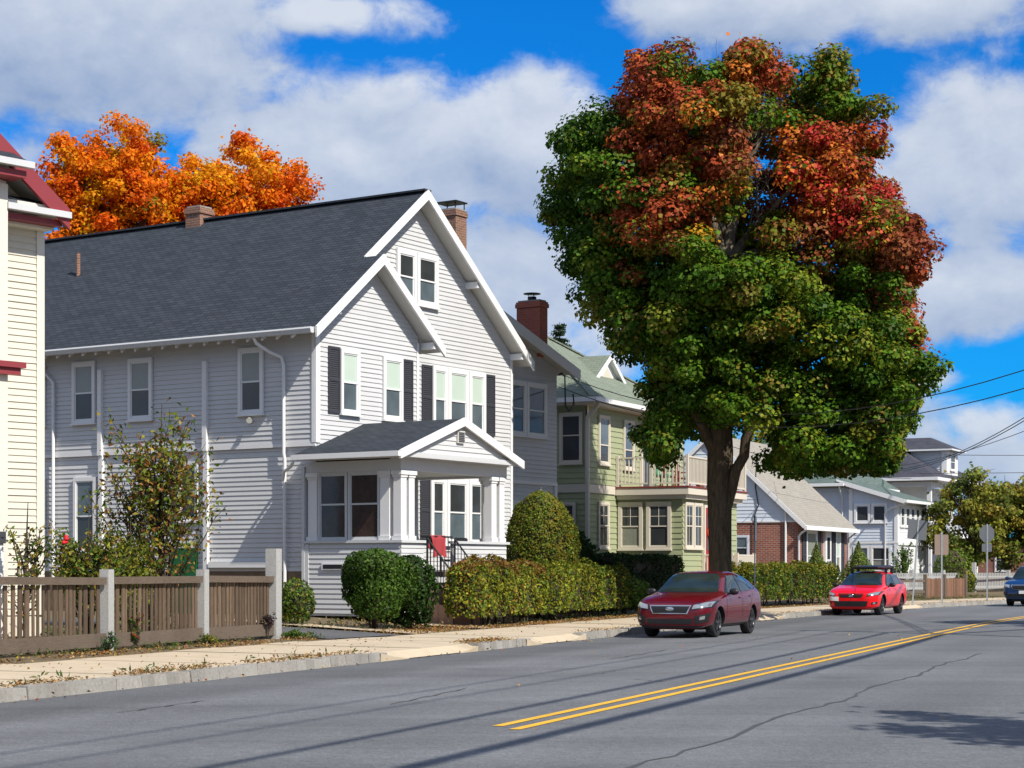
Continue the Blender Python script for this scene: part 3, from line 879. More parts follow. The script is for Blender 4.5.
window(H1, FW, 11.6, 12.7, 1.9, 3.6, up='glass', low='glass', cas=0.14)
chimney(roof1b, 13.05, 13.5, 1.86, 2.7, 8.02, 9.72, 'brick_chimney', 'pot')
chimney(roof1b, 9.2, 9.75, 2.3, 3.0, 9.2, 11.95, 'brick_old', 'plate')
chimney(roof1, 4.5, 5.06, 7.9, 8.45, 10.9, 11.85, 'brick_old', None)
b = MB(); b.tube([(2.77, 10.97, TOP(2.77) - 0.05), (2.77, 10.97, TOP(2.77) + 0.62)], 0.06, 10); b.build('vent_pipe', 'brick_old', roof1)
b = MB(); b.tube([(14.22, 1.9, 7.55), (14.3, 1.85, 7.62), (14.42, 1.8, 7.5), (14.45, 1.8, 6.6), (14.6, 1.75, 6.45), (14.8, 1.7, 6.7), (14.75, 1.7, 7.0)], 0.025, 6); b.build('service_cable', 'black', H1)

# porch
PL, PF = leftw(-0.18), front(-2.65)
w = MB()
w.box(-0.174, 0.7, -2.644, -2.5, 0.4, 2.18); w.box(-0.174, -0.03, -2.5, 0.2, 0.4, 2.18)
w.box(2.05, 4.3, -2.644, -2.5, 0.4, 2.18)
siding(w, PL, [(-2.65, 0.46), (0.22, 0.46), (0.22, 2.14), (-2.65, 2.14)], expo=0.12)
siding(w, PF, [(-0.18, 0.46), (0.72, 0.46), (0.72, 2.14), (-0.18, 2.14)], expo=0.12)
siding(w, PF, [(2.05, 0.46), (4.3, 0.46), (4.3, 2.14), (2.05, 2.14)], expo=0.12)
siding(w, rightw(0.705), [(-2.65, 1.3), (-2.5, 1.3), (-2.5, 2.14), (-2.65, 2.14)], expo=0.12)
w.prism([(-0.46, -2.914, 4.16), (4.27, -2.914, 4.16), (1.86, -2.914, 5.02)], (0, 0.06, 0))
siding(w, front(-2.92), [(-0.44, 4.245), (4.24, 4.245), (1.86, 5.04)], expo=0.12)
w.build('porch_wall', 'grey_siding', H1, fix=False)
p_ = MB()
p_.box(-0.24, 0.74, -2.72, -2.45, 2.142, 2.205); p_.box(-0.24, 0.0, -2.45, 0.22, 2.142, 2.205); p_.box(2.02, 4.38, -2.72, -2.45, 2.142, 2.205)
p_.box(-0.22, 0.0, 0.22, 0.30, 0.9, 4.0); p_.mbox(PL, 0.10, 0.235, -0.02, 0.03, 0.9, 2.13)
p_.box(-0.18, 4.34, -2.65, -2.40, 3.84, 4.10); p_.box(-0.18, 0.07, -2.40, 0.2, 3.84, 4.10); p_.box(4.09, 4.34, -2.40, 0.58, 3.84, 4.10)
p_.box(-0.22, 4.38, -2.69, -2.36, 4.102, 4.13)
p_.box(-0.70, -0.10, -2.61, 0.12, 4.132, 4.155); p_.box(4.20, 4.46, -2.61, 0.55, 4.132, 4.155); p_.box(-0.52, 4.33, -2.99, -2.62, 4.132, 4.155); p_.mbox(front(-2.93), -0.53, 4.35, 0.0, 0.06, 4.156, 4.25)
p_.build('porch_beam', 'grey_trim', H1)
pfl = MB(); pfl.box(-0.1, 4.28, -2.48, -0.02, 1.2, 1.32); pfl.box(4.17, 4.28, -0.02, 0.56, 1.2, 1.32); pfl.build('porch_floor', 'grey_trim', H1)
pc = MB(); pc.box(-0.04, 4.08, -2.39, -0.01, 3.90, 3.96); pc.build('porch_ceiling', 'soffit', H1)


def column(x0, x1, y0, y1, z0=2.206, z1=3.838):
    b = MB()
    b.box(x0, x1, y0, y1, z0 + 0.1, z1 - 0.16)
    b.box(x0 - 0.03, x1 + 0.03, y0 - 0.03, y1 + 0.03, z0, z0 + 0.098)
    b.box(x0 - 0.02, x1 + 0.02, y0 - 0.02, y1 + 0.02, z1 - 0.158, z1 - 0.1)
    b.box(x0 - 0.045, x1 + 0.045, y0 - 0.045, y1 + 0.045, z1 - 0.098, z1 - 0.002)
    return b.build('column', 'white_trim', H1)


column(-0.16, 0.06, -2.64, -2.42)
column(0.16, 0.38, -2.64, -2.42)
column(3.66, 3.88, -2.64, -2.42); column(4.02, 4.24, -2.64, -2.42)
column(4.02, 4.24, -2.30, -2.08)
for s0, s1 in ((-2.30, -2.03), (-0.12, 0.15)):
    column(-0.16, 0.06, s0, s1)
window(H1, PL, -2.0, -1.06, 2.21, 3.84, up='glass_brown', low='glass_brown', trim='grey_trim', cas=0.05, rail=0.48, base=-0.10, sill=False)
window(H1, PL, -1.02, -0.14, 2.21, 3.84, up='glass_brown', low='glass_brown', trim='grey_trim', cas=0.05, rail=0.48, base=-0.10, sill=False)
b = MB(); b.mbox(PL, -1.12, -0.32, 0.016, 0.05, 1.50, 1.66); b.build('foundation_vent', 'white_trim', H1)
b = MB(); b.mbox(PL, -0.95, -0.37, 0.052, 0.056, 1.53, 1.63); b.build('vent_shadow', 'black', H1)  # black plate standing in for the shaded vent opening
b = MB(); b.mbox(front(-2.94), 1.68, 1.98, 0.0, 0.05, 4.56, 4.86)
gv = b.build('gable_vent', 'soffit', H1)
b = MB()
for i in range(6): b.mbox(front(-2.94), 1.71, 1.95, 0.052, 0.062, 4.59 + i * 0.042, 4.615 + i * 0.042)
b.build('vent_slat', 'shutter', gv)
rf = MB(); PT = lambda t: 5.16 - 0.35 * abs(t - 1.86)
rf.slab([(-0.72, -3.02, PT(-0.72)), (1.86, -3.02, 5.16), (1.86, -0.01, 5.16), (-0.72, -0.01, PT(-0.72))], 0.1)
rf.slab([(1.86, -3.02, 5.16), (4.48, -3.02, PT(4.48)), (4.48, -0.01, PT(4.48)), (1.86, -0.01, 5.16)], 0.1)
rf.slab([(4.19, -0.01, PT(4.19)), (4.48, -0.01, PT(4.48)), (4.48, 0.56, PT(4.48)), (4.19, 0.56, PT(4.19))], 0.1)
rf.slab([(-0.72, -0.01, PT(-0.72)), (-0.1, -0.01, PT(-0.1)), (-0.1, 0.14, PT(-0.1)), (-0.72, 0.14, PT(-0.72))], 0.1)
rf.build('porch_roof', ['dark_roof', 'soffit'], H1)
rake(H1, -0.74, PT(-0.74), 1.86, 5.16, -3.08, -3.022, h=0.2)
rake(H1, 1.86, 5.16, 4.50, PT(4.50), -3.08, -3.022, h=0.2)
b = MB(); b.box(-0.83, -0.722, -3.06, 0.14, PT(-.72) - 0.13, PT(-.72) - 0.015); b.build('gutter', 'white_trim', H1)
pipe(H1, [(-0.78, 0.10, 4.08), (-0.72, 0.22, 3.98), (-0.4, 0.7, 3.88), (-0.16, 0.93, 3.72)], 0.04)
b = MB()
for i in range(4):
    b.box(0.78, 2.0, -2.66 - 0.2 * (i + 1), -2.62 - 0.2 * i, 0.15, 1.1 - 0.21 * i - 0.003 * i)
b.build('steps', 'red_brick_step', H1)
for xx in (0.82, 1.96):
    b = MB()
    b.tube([(xx, -2.7, 2.25), (xx, -3.45, 1.40)], 0.022, 6); b.tube([(xx, -2.7, 1.3), (xx, -2.7, 2.27)], 0.022, 6); b.tube([(xx, -3.45, 0.2), (xx, -3.45, 1.42)], 0.022, 6)
    b.tube([(xx, -2.7, 1.55), (xx, -3.45, 0.72)], 0.014, 6)
    for k in range(1, 8):
        q = k / 8; b.tube([(xx, -2.7 - 0.75 * q, 1.55 - 0.83 * q), (xx, -2.7 - 0.75 * q, 2.25 - 0.85 * q)], 0.010, 5)
    b.build('handrail', 'black', H1)
b = MB(); b.tube([(0.76, -2.58, 2.30), (2.02, -2.58, 2.30)], 0.022, 6)
for k in range(9): b.tube([(0.8 + 0.15 * k, -2.58, 1.32), (0.8 + 0.15 * k, -2.58, 2.3)], 0.010, 5)
b.build('iron_gate', 'black', H1)
inv = Matrix.Translation(H1.location) @ Matrix.Rotation(R(56.9126), 4, 'Z')


def h1(p): return inv @ Vector(p)


# cloth drying on the gate: draped on both sides of the rail
b = MB(); rows, cols = 9, 10
for side in (-1, 1):
    vs = []
    for i in range(rows):
        for j in range(cols):
            q = i / (rows - 1)
            drop = (0.50 if side < 0 else 0.3) * q
            x = 1.10 + 0.62 * j / (cols - 1) + 0.04 * math.sin(3 * q + j)
            y = -2.58 + side * (0.024 + 0.03 * q + 0.018 * math.sin(j * 1.3 + 2 * q))
            z = 2.335 - drop - 0.025 * math.sin(j * 0.9) * q
            vs.append((x, y if i else -2.58, z))
    b.add(vs, [(i * cols + j, i * cols + j + 1, (i + 1) * cols + j + 1, (i + 1) * cols + j) for i in range(rows - 1) for j in range(cols - 1)], 0, True)
b.v = [tuple(h1(p)) for p in b.v]
tag(b.build('red_cloth', 'cloth_red', fix=False), 'faded red cloth draped over the porch gate of the grey house', 'cloth')
# dark patio chair beside it on the porch
def chair(loc, rz, mat, label, group=None):
    c = thing('porch_chair', label, 'chair', loc, rz, group)
    b = MB(); b.box(-0.25, 0.25, -0.24, 0.24, 0.40, 0.445); b.build('seat', mat, c)
    b = MB()
    for i in range(5): b.box(-0.24 + i * 0.1, -0.165 + i * 0.1, 0.215, 0.24, 0.45, 0.98)
    b.box(-0.25, 0.25, 0.242, 0.262, 0.90, 0.96); b.box(-0.25, 0.25, 0.242, 0.262, 0.52, 0.57); b.build('backrest', mat, c)
    for x in (-0.23, 0.23):
        for y in (-0.22, 0.22):
            b = MB(); b.box(x - 0.02, x + 0.02, y - 0.02, y + 0.02, 0.0, 0.398); b.build('leg', mat, c)
        b = MB(); b.box(x * 1.14 - 0.03, x * 1.14 + 0.03, -0.24, 0.24, 0.62, 0.645); b.box(x * 1.14 - 0.02, x * 1.14 + 0.02, -0.22, -0.18, 0.446, 0.62); b.build('armrest', mat, c)
    return c
chair(h1((2.9, -2.0, 1.32)), R(56.9) + math.pi, 'black', 'black slatted chair on the grey house porch')

# =================================================================== CREAM HOUSE
H0 = thing('cream_house', 'cream clapboard house with a dark red rake board and white gutters', 'house', (-8.411, 34.0, 0.0), R(48.3814))
FC = front(0.0); FB = front(-0.6)
w = MB()
w.prism([(-9.2, 0.006, 0.3), (0, 0.006, 0.3), (0, 0.006, 7.75), (-4.6, 0.006, 11.2), (-9.2, 0.006, 7.75)], (0, 11, 0))
w.box(-4.3, -1.15, -0.594, 0.0, 0.3, 8.2)
siding(w, FC, [(-9.2, 0.7), (0, 0.7), (0, 7.75), (-4.6, 11.15), (-9.2, 7.75)])
siding(w, FB, [(-4.3, 0.7), (-1.15, 0.7), (-1.15, 8.2), (-4.3, 8.2)])
siding(w, rightw(-1.15), [(-0.6, 0.7), (0, 0.7), (0, 8.2), (-0.6, 8.2)])
siding(w, rightw(0.0), [(0, 0.7), (11, 0.7), (11, 7.6), (0, 7.6)])
w.build('wall', 'cream_siding', H0, fix=False)
b = MB(); b.mbox(FC, -0.13, 0.022, 0.018, 0.035, 0.7, 7.55); b.mbox(FB, -1.30, -1.128, 0.018, 0.035, 0.7, 8.15); b.mbox(rightw(0), -0.03, 0.12, 0.018, 0.035, .7, 7.55)
b.mbox(FC, -9.2, 0.05, 0.02, 0.3, 7.55, 7.595); b.build('corner_board', 'cream_trim', H0)
rf = MB()
rf.slab([(0.13, -0.55, 7.90), (-4.6, -0.55, 11.54), (-4.6, 11.3, 11.54), (0.13, 11.3, 7.90)], 0.12)
rf.slab([(-4.6, -0.55, 11.54), (-9.33, -0.55, 7.90), (-9.33, 11.3, 7.90), (-4.6, 11.3, 11.54)], 0.12)
rf.slab([(-4.5, -1.0, 8.52), (-0.95, -1.0, 8.52), (-1.15, -0.02, 9.0), (-4.3, -0.02, 9.0)], 0.06)
rf.slab([(-1.14, -0.50, 7.93), (0.10, -0.50, 7.93), (0.0, -0.02, 8.10), (-1.14, -0.02, 8.10)], 0.05)
rf.build('roof', ['dark_roof', 'cream_trim'], H0)
rake(H0, 0.16, 7.88, -4.6, 11.55, -0.62, -0.552, h=0.36, mat='red_trim')
rake(H0, -4.6, 11.55, -9.36, 7.88, -0.62, -0.552, h=0.36, mat='red_trim')
b = MB(); b.box(-1.145, 0.16, -0.68, -0.54, 7.73, 7.84); b.build('gutter', 'grey_trim', H0)
b = MB(); b.box(-4.6, -0.92, -1.14, -1.005, 8.38, 8.49); b.build('gutter', 'grey_trim', H0)
b = MB(); b.box(-1.145, 0.08, -0.50, -0.02, 7.60, 7.70); b.box(-4.5, -1.0, -1.0, -0.58, 8.22, 8.34); b.build('fascia', 'red_trim', H0)
b = MB(); b.mbox(FB, -2.35, -0.95, 0.02, 0.16, 4.86, 4.98); b.mbox(FB, -2.42, -0.88, 0.02, 0.22, 4.982, 5.08); b.build('window_hood', 'red_trim', H0)
window(H0, FB, -2.6, -1.45, 2.9, 4.84, trim='cream_trim'); window(H0, FB, -2.6, -1.45, 5.6, 7.4, trim='cream_trim')
f = MB(); f.box(-9.15, -0.02, 0.03, 10.9, 0, 0.69); f.box(-4.25, -1.18, -0.57, 0.03, 0, 0.69); f.build('foundation', 'stone_foundation', H0)
b = MB(); b.box(-0.09, 0.09, -0.09, 0.09, 0, 1.75); b.build_ = None
gp = thing('gate_post', 'white post with a dark cap beside the cream house wall', 'post', (-8.72, 32.2, 0.2), R(20))
b.build('shaft', 'white_trim', gp)
b = MB(); b.box(-0.13, 0.13, -0.13, 0.13, 1.752, 1.95); b.build('cap', 'shutter', gp)

# =================================================================== GREEN HOUSE
H2 = thing('green_house', 'sage green two storey house with a cream railed deck above its sun porch', 'house', (2.493, 64.0, 0.0), R(63.7252))
FG, LG, PG, DG = front(0.0), leftw(0.0), leftw(2.67), front(-2.43)
w = MB()
w.box(0.006, 9, 0.006, 10, 0.4, 7.15)
w.box(2.676, 8.2, -2.424, 0.01, 0.4, 4.2)
e = 0.19
siding(w, FG, [(0, 0.5), (9, 0.5), (9, 4.1), (0, 4.1)], e, 0.022); siding(w, FG, [(0, 4.42), (9, 4.42), (9, 7.1), (0, 7.1)], e, 0.022, 0.02)
siding(w, LG, [(0, 0.5), (10, 0.5), (10, 4.1), (0, 4.1)], e, 0.022); siding(w, LG, [(0, 4.42), (10, 4.42), (10, 7.1), (0, 7.1)], e, 0.022, 0.02)
siding(w, PG, [(-2.43, 0.5), (0, 0.5), (0, 4.1), (-2.43, 4.1)], e, 0.022); siding(w, DG, [(2.67, 0.5), (8.2, 0.5), (8.2, 4.1), (2.67, 4.1)], e, 0.022)
siding(w, rightw(8.2), [(-2.43, 0.5), (0, 0.5), (0, 4.1), (-2.43, 4.1)], e, 0.022); siding(w, rightw(9), [(0, 0.5), (10, 0.5), (10, 7.1), (0, 7.1)], e, 0.022)
w.build('wall', 'green_siding', H2, fix=False)
b = MB(); b.mbox(FG, -0.05, 2.38, 0.0, 0.05, 4.12, 4.40); b.mbox(LG, -0.05, 10, 0.0, 0.05, 4.12, 4.40); b.mbox(FG, -0.03, 0.12, 0.022, 0.045, 0.5, 4.1); b.mbox(FG, -0.03, 0.12, 0.045, 0.06, 4.42, 7.1)
b.build('belt_board', 'beige_trim', H2)
rf = MB(); A, B_ = (4.5, 3.85, 10.15), (4.5, 6.3, 10.15); ez = 7.28
c00, c10, c11, c01 = (-0.55, -0.55, ez), (9.55, -0.55, ez), (9.55, 10.55, ez), (-0.55, 10.55, ez)
rf.slab([c00, c10, A], 0.1); rf.slab([c10, c11, B_, A], 0.1); rf.slab([c11, c01, B_], 0.1); rf.slab([c01, c00, A, B_], 0.1)
roof2 = rf.build('roof', ['sage_roof', 'beige_trim'], H2)
for q in (c00, c01):
    pass
b = MB(); b.beam((-0.55, -0.55, ez + 0.01), (4.5, 3.85, 10.17), 0.28, 0.05); b.beam((9.55, -0.55, ez + 0.01), (4.5, 3.85, 10.17), 0.28, 0.05); b.build('hip_cap', 'sage_roof', roof2)
b = MB(); b.box(-0.68, 9.68, -0.68, -0.552, ez - 0.16, ez - 0.01); b.box(-0.68, -0.552, -0.55, 10.6, ez - 0.16, ez - 0.01); b.build('gutter', 'white_trim', H2)
b = MB(); b.box(-0.53, 9.53, -0.53, 10.53, ez - 0.24, ez - 0.162); b.build('soffit', 'beige_trim', H2)
pipe(H2, [(-0.3, -0.6, ez - 0.16), (-0.22, -0.4, 6.85), (-0.12, -0.12, 6.65), (-0.1, -0.1, 6.4), (-0.1, -0.1, 0.6)], 0.075, 'beige_trim')
# dormer
b = MB()
b.prism([(3.35, 1.32, 8.2), (6.2, 1.32, 8.2), (4.78, 1.32, 9.18)], (0, 1.3, 0)); dm = b.build('dormer', 'lit_white', H2)
b = MB(); b.slab([(3.20, 1.14, 8.16), (4.78, 1.14, 9.28), (4.78, 2.9, 9.28), (3.20, 2.9, 8.16)], 0.07); b.slab([(4.78, 1.14, 9.28), (6.36, 1.14, 8.16), (6.36, 2.9, 8.16), (4.78, 2.9, 9.28)], 0.07); b.build('dormer_roof', ['sage_roof', 'lit_white'], dm)
b = MB(); b.prism([(4.25, 1.28, 8.42), (5.35, 1.28, 8.42), (4.78, 1.28, 8.82)], (0, 0.036, 0)); b.build('louver', 'beige_trim', dm)
rk = MB(); rk.prism([(3.15, 1.10, 8.0), (4.78, 1.10, 9.13), (4.78, 1.10, 9.30), (3.15, 1.10, 8.17)], (0, 0.04, 0)); rk.prism([(4.78, 1.10, 9.13), (6.41, 1.10, 8.0), (6.41, 1.10, 8.17), (4.78, 1.10, 9.30)], (0, 0.04, 0)); rk.build('rake_board', 'lit_white', dm)
window(H2, FG, 0.92, 1.86, 5.12, 6.80, trim='beige_trim', up='glass_blue', low='glass', base=0.04, rail=0.62)
window(H2, FG, 3.10, 4.02, 5.05, 6.78, trim='beige_trim', up='glass_blue', low='glass', base=0.04, rail=0.62)
window(H2, FG, 6.2, 7.1, 5.05, 6.78, trim='beige_trim', base=0.04)
window(H2, LG, 0.10, 0.95, 5.10, 6.82, trim='beige_trim', base=0.04, rail=0.45)
window(H2, LG, 0.35, 1.1, 2.30, 3.80, trim='beige_trim', base=0.024)
window(H2, FG, 0.92, 1.84, 2.25, 3.84, trim='beige_trim', base=0.024, muntin=2)
window(H2, PG, -0.98, -0.06, 2.22, 3.86, trim='beige_trim', base=0.024, muntin=1, up='glass', low='curtain', cas=0.12)
window(H2, PG, -2.04, -1.12, 2.22, 3.86, trim='beige_trim', base=0.024, muntin=1, up='glass', low='glass', cas=0.12)
window(H2, DG, 2.82, 3.62, 2.25, 3.84, trim='beige_trim', base=0.024, muntin=2); window(H2, DG, 3.66, 4.5, 2.25, 3.84, trim='beige_trim', base=0.024, muntin=2)
d = MB(); d.mbox(FG, 4.66, 4.78, 0.04, 0.11, 4.5, 6.75); d.mbox(FG, 5.6, 5.72, 0.04, 0.11, 4.5, 6.75); d.mbox(FG, 4.78, 5.6, 0.04, 0.11, 6.64, 6.75); dr = d.build('door', 'beige_trim', H2)
d = MB(); d.mbox(FG, 4.78, 5.6, 0.045, 0.07, 4.5, 6.64); d.build('pane', 'glass', dr)
d = MB(); d.mbox(DG, 4.62, 4.74, 0.024, 0.09, 1.1, 3.8); d.mbox(DG, 6.0, 6.12, 0.024, 0.09, 1.1, 3.8); d.mbox(DG, 4.74, 6.0, 0.024, 0.09, 3.7, 3.8); d.build('door_frame', 'beige_trim', H2)
d = MB(); d.mbox(DG, 4.74, 6.0, 0.026, 0.07, 1.1, 3.7); dr = d.build('door', 'door_red', H2)
d = MB(); d.mbox(DG, 4.9, 5.84, 0.072, 0.08, 2.2, 3.5); d.build('pane', 'glass', dr)
b = MB()
for k in range(12):
    t0 = k / 12
    zz = 3.62 - 1.5 * t0; a = 5.06 + 0.16 * math.sin(t0 * 9); a2 = 5.06 + 0.16 * math.sin((t0 + 1 / 12) * 9)
    wd = 0.24 - 0.10 * math.sin(t0 * 6)
    b.hexa([DG(a2, 0.10, zz - 0.125), DG(a2 + wd, 0.10, zz - 0.125), DG(a2 + wd, 0.085, zz - 0.125), DG(a2, 0.085, zz - 0.125), DG(a, 0.10, zz), DG(a + wd, 0.10, zz), DG(a + wd, 0.085, zz), DG(a, 0.085, zz)])
b.v = [tuple(Matrix.Translation(H2.location) @ Matrix.Rotation(R(63.7252), 4, 'Z') @ Vector(p)) for p in b.v]
tag(b.build('ribbon', 'ribbon'), 'bright red ribbon hanging on the dark red door of the green house', 'ribbon')
# deck
b = MB(); b.box(2.42, 8.45, -2.75, -0.03, 4.10, 4.33); b.box(2.52, 8.35, -2.62, -0.03, 3.95, 4.098); dk = b.build('deck', 'beige_trim', H2)
b = MB(); b.box(2.40, 8.47, -2.78, -0.03, 4.332, 4.39); b.build('deck_board', 'chair_red', dk)


def railing(parent, pts, z, h=1.0, gap=0.13, mat='beige_trim', name='railing', post=True, bw=0.035):
    b = MB()
    for (p, q) in zip(pts, pts[1:]):
        p = Vector((*p, 0)); q = Vector((*q, 0)); L = (q - p).length
        b.beam(p + Vector((0, 0, z + h)), q + Vector((0, 0, z + h)), 0.07, 0.05); b.beam(p + Vector((0, 0, z + 0.1)), q + Vector((0, 0, z + 0.1)), 0.05, 0.05)
        k = max(2, int(L / gap))
        for i in range(1, k):
            c = p.lerp(q, i / k); b.box(c.x - bw / 2, c.x + bw / 2, c.y - bw / 2, c.y + bw / 2, z + 0.124, z + h - 0.026)
    r = b.build(name, mat, parent)
    if post:
        for p in pts:
            b = MB(); b.box(p[0] - 0.05, p[0] + 0.05, p[1] - 0.05, p[1] + 0.05, z, z + h + 0.08); b.build('railing_post', mat, parent)
    return r


railing(H2, [(2.5, -0.1), (2.5, -1.35), (2.5, -2.68), (4.5, -2.68), (6.4, -2.68), (8.38, -2.68), (8.38, -0.1)], 4.392, 1.0)
# entry landing with its own railing
b = MB(); b.box(4.5, 7.6, -3.4, -2.46, 0.1, 1.08); b.box(4.5, 5.6, -3.65, -3.4, 0.1, 0.75); b.box(4.5, 5.6, -3.9, -3.65, 0.1, 0.45); b.build('landing', 'red_brick_step', H2)
railing(H2, [(4.56, -2.5), (4.56, -3.34)], 1.08, 0.95, name='landing_railing')
railing(H2, [(5.7, -3.34), (7.54, -3.34), (7.54, -2.5)], 1.08, 0.95, gap=0.085, bw=0.06, name='landing_railing')
mG = Matrix.Translation(H2.location) @ Matrix.Rotation(R(63.7252), 4, 'Z')
chair(mG @ Vector((3.3, -1.5, 4.392)), R(63.7), 'green_plastic', 'mint green chair on the deck of the green house')
chair(mG @ Vector((4.7, -1.2, 4.392)), R(63.7), 'chair_red', 'dark red slatted chair on the deck beside the glass door')
chair(mG @ Vector((5.9, -1.2, 4.392)), R(75), 'chair_red', 'second dark red deck chair, farther along from the glass door')
pt = thing('potted_plant', 'potted plant with pink flowers standing on the deck of the green house', 'plant', mG @ Vector((5.3, -2.1, 4.392)))
b = MB(); b.lathe([(0.0, 0), (0.13, 0), (0.18, 0.3), (0.16, 0.3), (0.0, 0.28)], (0, 0, 0), 'z', 12); b.build('pot', 'red_brick_step', pt)
rr = np.random.default_rng(4); P_, N_, C_ = clumps([np.array([0, 0, 0.48])], [0.26], 260, lambda c: (0.07, 0.13, 0.03), rr)
C_[::5] = (0.5, 0.12, 0.16); leaf_mesh('foliage', 'leaf', P_, N_, 0.07, C_, pt)

# =================================================================== BRICK COTTAGE
H3 = thing('brick_cottage', 'red brick cottage with a pale tan roof and white clapboard gable', 'house', (12.644, 84.0, 0.0), R(64.5554))
F3, L3 = front(0.0), leftw(0.0)
w = MB(); w.box(0, 8.0, 0, 8.2, 0.3, 3.68); w.build('wall', 'brick_wall', H3)
w = MB(); RT = lambda s_: 3.72 + 0.93 * s_ if s_ < 4.1 else 3.72 + 0.93 * (8.2 - s_)
w.prism([(0.01, 0, 3.685), (0.01, 8.2, 3.685), (0.01, 4.1, RT(4.1) - 0.05)], (7.98, 0, 0))
siding(w, leftw(0.0), [(0.0, 3.70), (8.2, 3.70), (4.1, RT(4.1) - 0.04)], 0.16, 0.02)
w.build('gable_wall', 'shaded_white', H3, fix=False)
b = MB(); b.mbox(L3, -0.02, 8.22, 0.0, 0.05, 3.62, 3.70); b.build('belt_board', 'white_trim', H3)
rf = MB(); rf.slab([(-0.16, -0.4, RT(-0.4) + 0.12), (8.35, -0.4, RT(-0.4) + 0.12), (8.35, 4.1, RT(4.1) + 0.12), (-0.16, 4.1, RT(4.1) + 0.12)], 0.12); rf.slab([(-0.16, 4.1, RT(4.1) + 0.12), (8.35, 4.1, RT(4.1) + 0.12), (8.35, 8.6, RT(8.6) + 0.12), (-0.16, 8.6, RT(8.6) + 0.12)], 0.12)
rf.build('roof', ['tan_roof', 'white_trim'], H3)
b = MB()
b.prism([(-0.21, -0.42, RT(-.42) - 0.1), (-0.21, 4.1, RT(4.1) - 0.1), (-0.21, 4.1, RT(4.1) + 0.14), (-0.21, -0.42, RT(-.42) + 0.14)], (0.045, 0, 0)); b.prism([(-0.21, 8.62, RT(8.62) - 0.1), (-0.21, 4.1, RT(4.1) - 0.1), (-0.21, 4.1, RT(4.1) + 0.14), (-0.21, 8.62, RT(8.62) + 0.14)], (0.045, 0, 0))
b.build('rake_board', 'white_trim', H3)
b = MB(); b.box(-0.4, 8.4, -0.53, -0.405, RT(-.4) - 0.08, RT(-.4) + 0.09); b.build('gutter', 'white_trim', H3)
pipe(H3, [(-0.05, -0.45, 3.3), (-0.08, -0.2, 3.15), (-0.06, -0.06, 3.0), (-0.06, -0.06, 0.4)], 0.05); pipe(H3, [(-0.1, 0.55, 4.1), (-0.07, 0.55, 3.9), (-0.07, 0.55, 0.4)], 0.05); pipe(H3, [(8.06, -0.45, 3.3), (8.06, -0.06, 3.0), (8.06, -0.06, 0.4)], 0.05)
window(H3, L3, 2.25, 2.95, 1.95, 3.06, trim='shaded_white', up='glass_blue', low='glass', base=0.0)
window(H3, F3, 1.15, 2.85, 1.0, 3.35, up='curtain', low='curtain', base=0.0, cas=0.16)
shutter(H3, F3, 0.55, 1.12, 1.0, 3.3); shutter(H3, F3, 2.88, 3.45, 1.0, 3.3)
d = MB(); d.mbox(F3, 3.95, 4.9, 0.0, 0.12, 0.6, 3.3); dr = d.build('door', 'white_trim', H3); d = MB(); d.mbox(F3, 4.2, 4.65, 0.122, 0.13, 2.0, 3.0); d.build('pane', 'glass', dr)
window(H3, F3, 5.9, 6.75, 1.0, 3.3, base=0.0, up='shade', low='curtain', cas=0.12); shutter(H3, F3, 5.3, 5.87, 1.0, 3.3); shutter(H3, F3, 6.78, 7.35, 1.0, 3.3)
b = MB(); b.tube([(-0.05, 1.9, 6.4), (-0.06, 1.95, 5.2), (-0.07, 1.8, 4.4), (-0.07, 2.0, 3.9), (-0.07, 2.0, 0.8)], 0.025, 6); b.build('service_cable', 'black', H3)

# =================================================================== WHITE HOUSE, GREEN ROOF
H4 = thing('white_house', 'white two storey house, side wall tinted bluish for shade, under a green shingle roof', 'house', (20.263, 100.0, 0.0), R(62.5256))
F4, L4 = front(0.0), leftw(0.0)
w = MB(); w.prism([(0.006, 0, 0.3), (0.006, 2.6, 0.3), (0.006, 2.6, 5.95), (0.006, 0, 5.15)], (5.7, 0, 0)); w.box(0.2, 9.5, 2.6, 12.0, 0.3, 5.9)
siding(w, L4, [(0, 0.5), (2.6, 0.5), (2.6, 5.95), (0, 5.15)], 0.15, 0.02); siding(w, leftw(0.19), [(2.6, 0.5), (12, 0.5), (12, 5.85), (2.6, 5.85)], 0.15, 0.02)
w.build('wall', 'shaded_white', H4, fix=False)
w = MB(); siding(w, F4, [(0, 0.5), (5.7, 0.5), (5.7, 5.1), (0, 5.1)], 0.15, 0.02); siding(w, front(2.59), [(5.7, 0.5), (9.5, 0.5), (9.5, 5.8), (5.7, 5.8)], 0.15, 0.02); w.build('front_wall', 'lit_white', H4, fix=False)
b = MB(); b.mbox(F4, -0.05, 5.75, 0.0, 0.09, 2.82, 2.98); b.mbox(L4, -0.05, 2.6, 0.02, 0.06, 2.9, 3.02); b.mbox(L4, -0.02, 0.14, 0.02, 0.05, 0.5, 5.1); b.mbox(F4, -0.05, 0.16, 0.02, 0.05, 0.5, 5.0); b.mbox(L4, 2.4, 2.6, 0.02, 0.05, 0.5, 5.8); b.build('corner_board', 'white_trim', H4)
rf = MB(); LR = lambda s_: 5.35 + 0.31 * s_
rf.slab([(-0.35, -0.5, LR(-0.5)), (6.1, -0.5, LR(-0.5)), (6.1, 3.2, LR(3.2)), (-0.35, 3.2, LR(3.2))], 0.12)
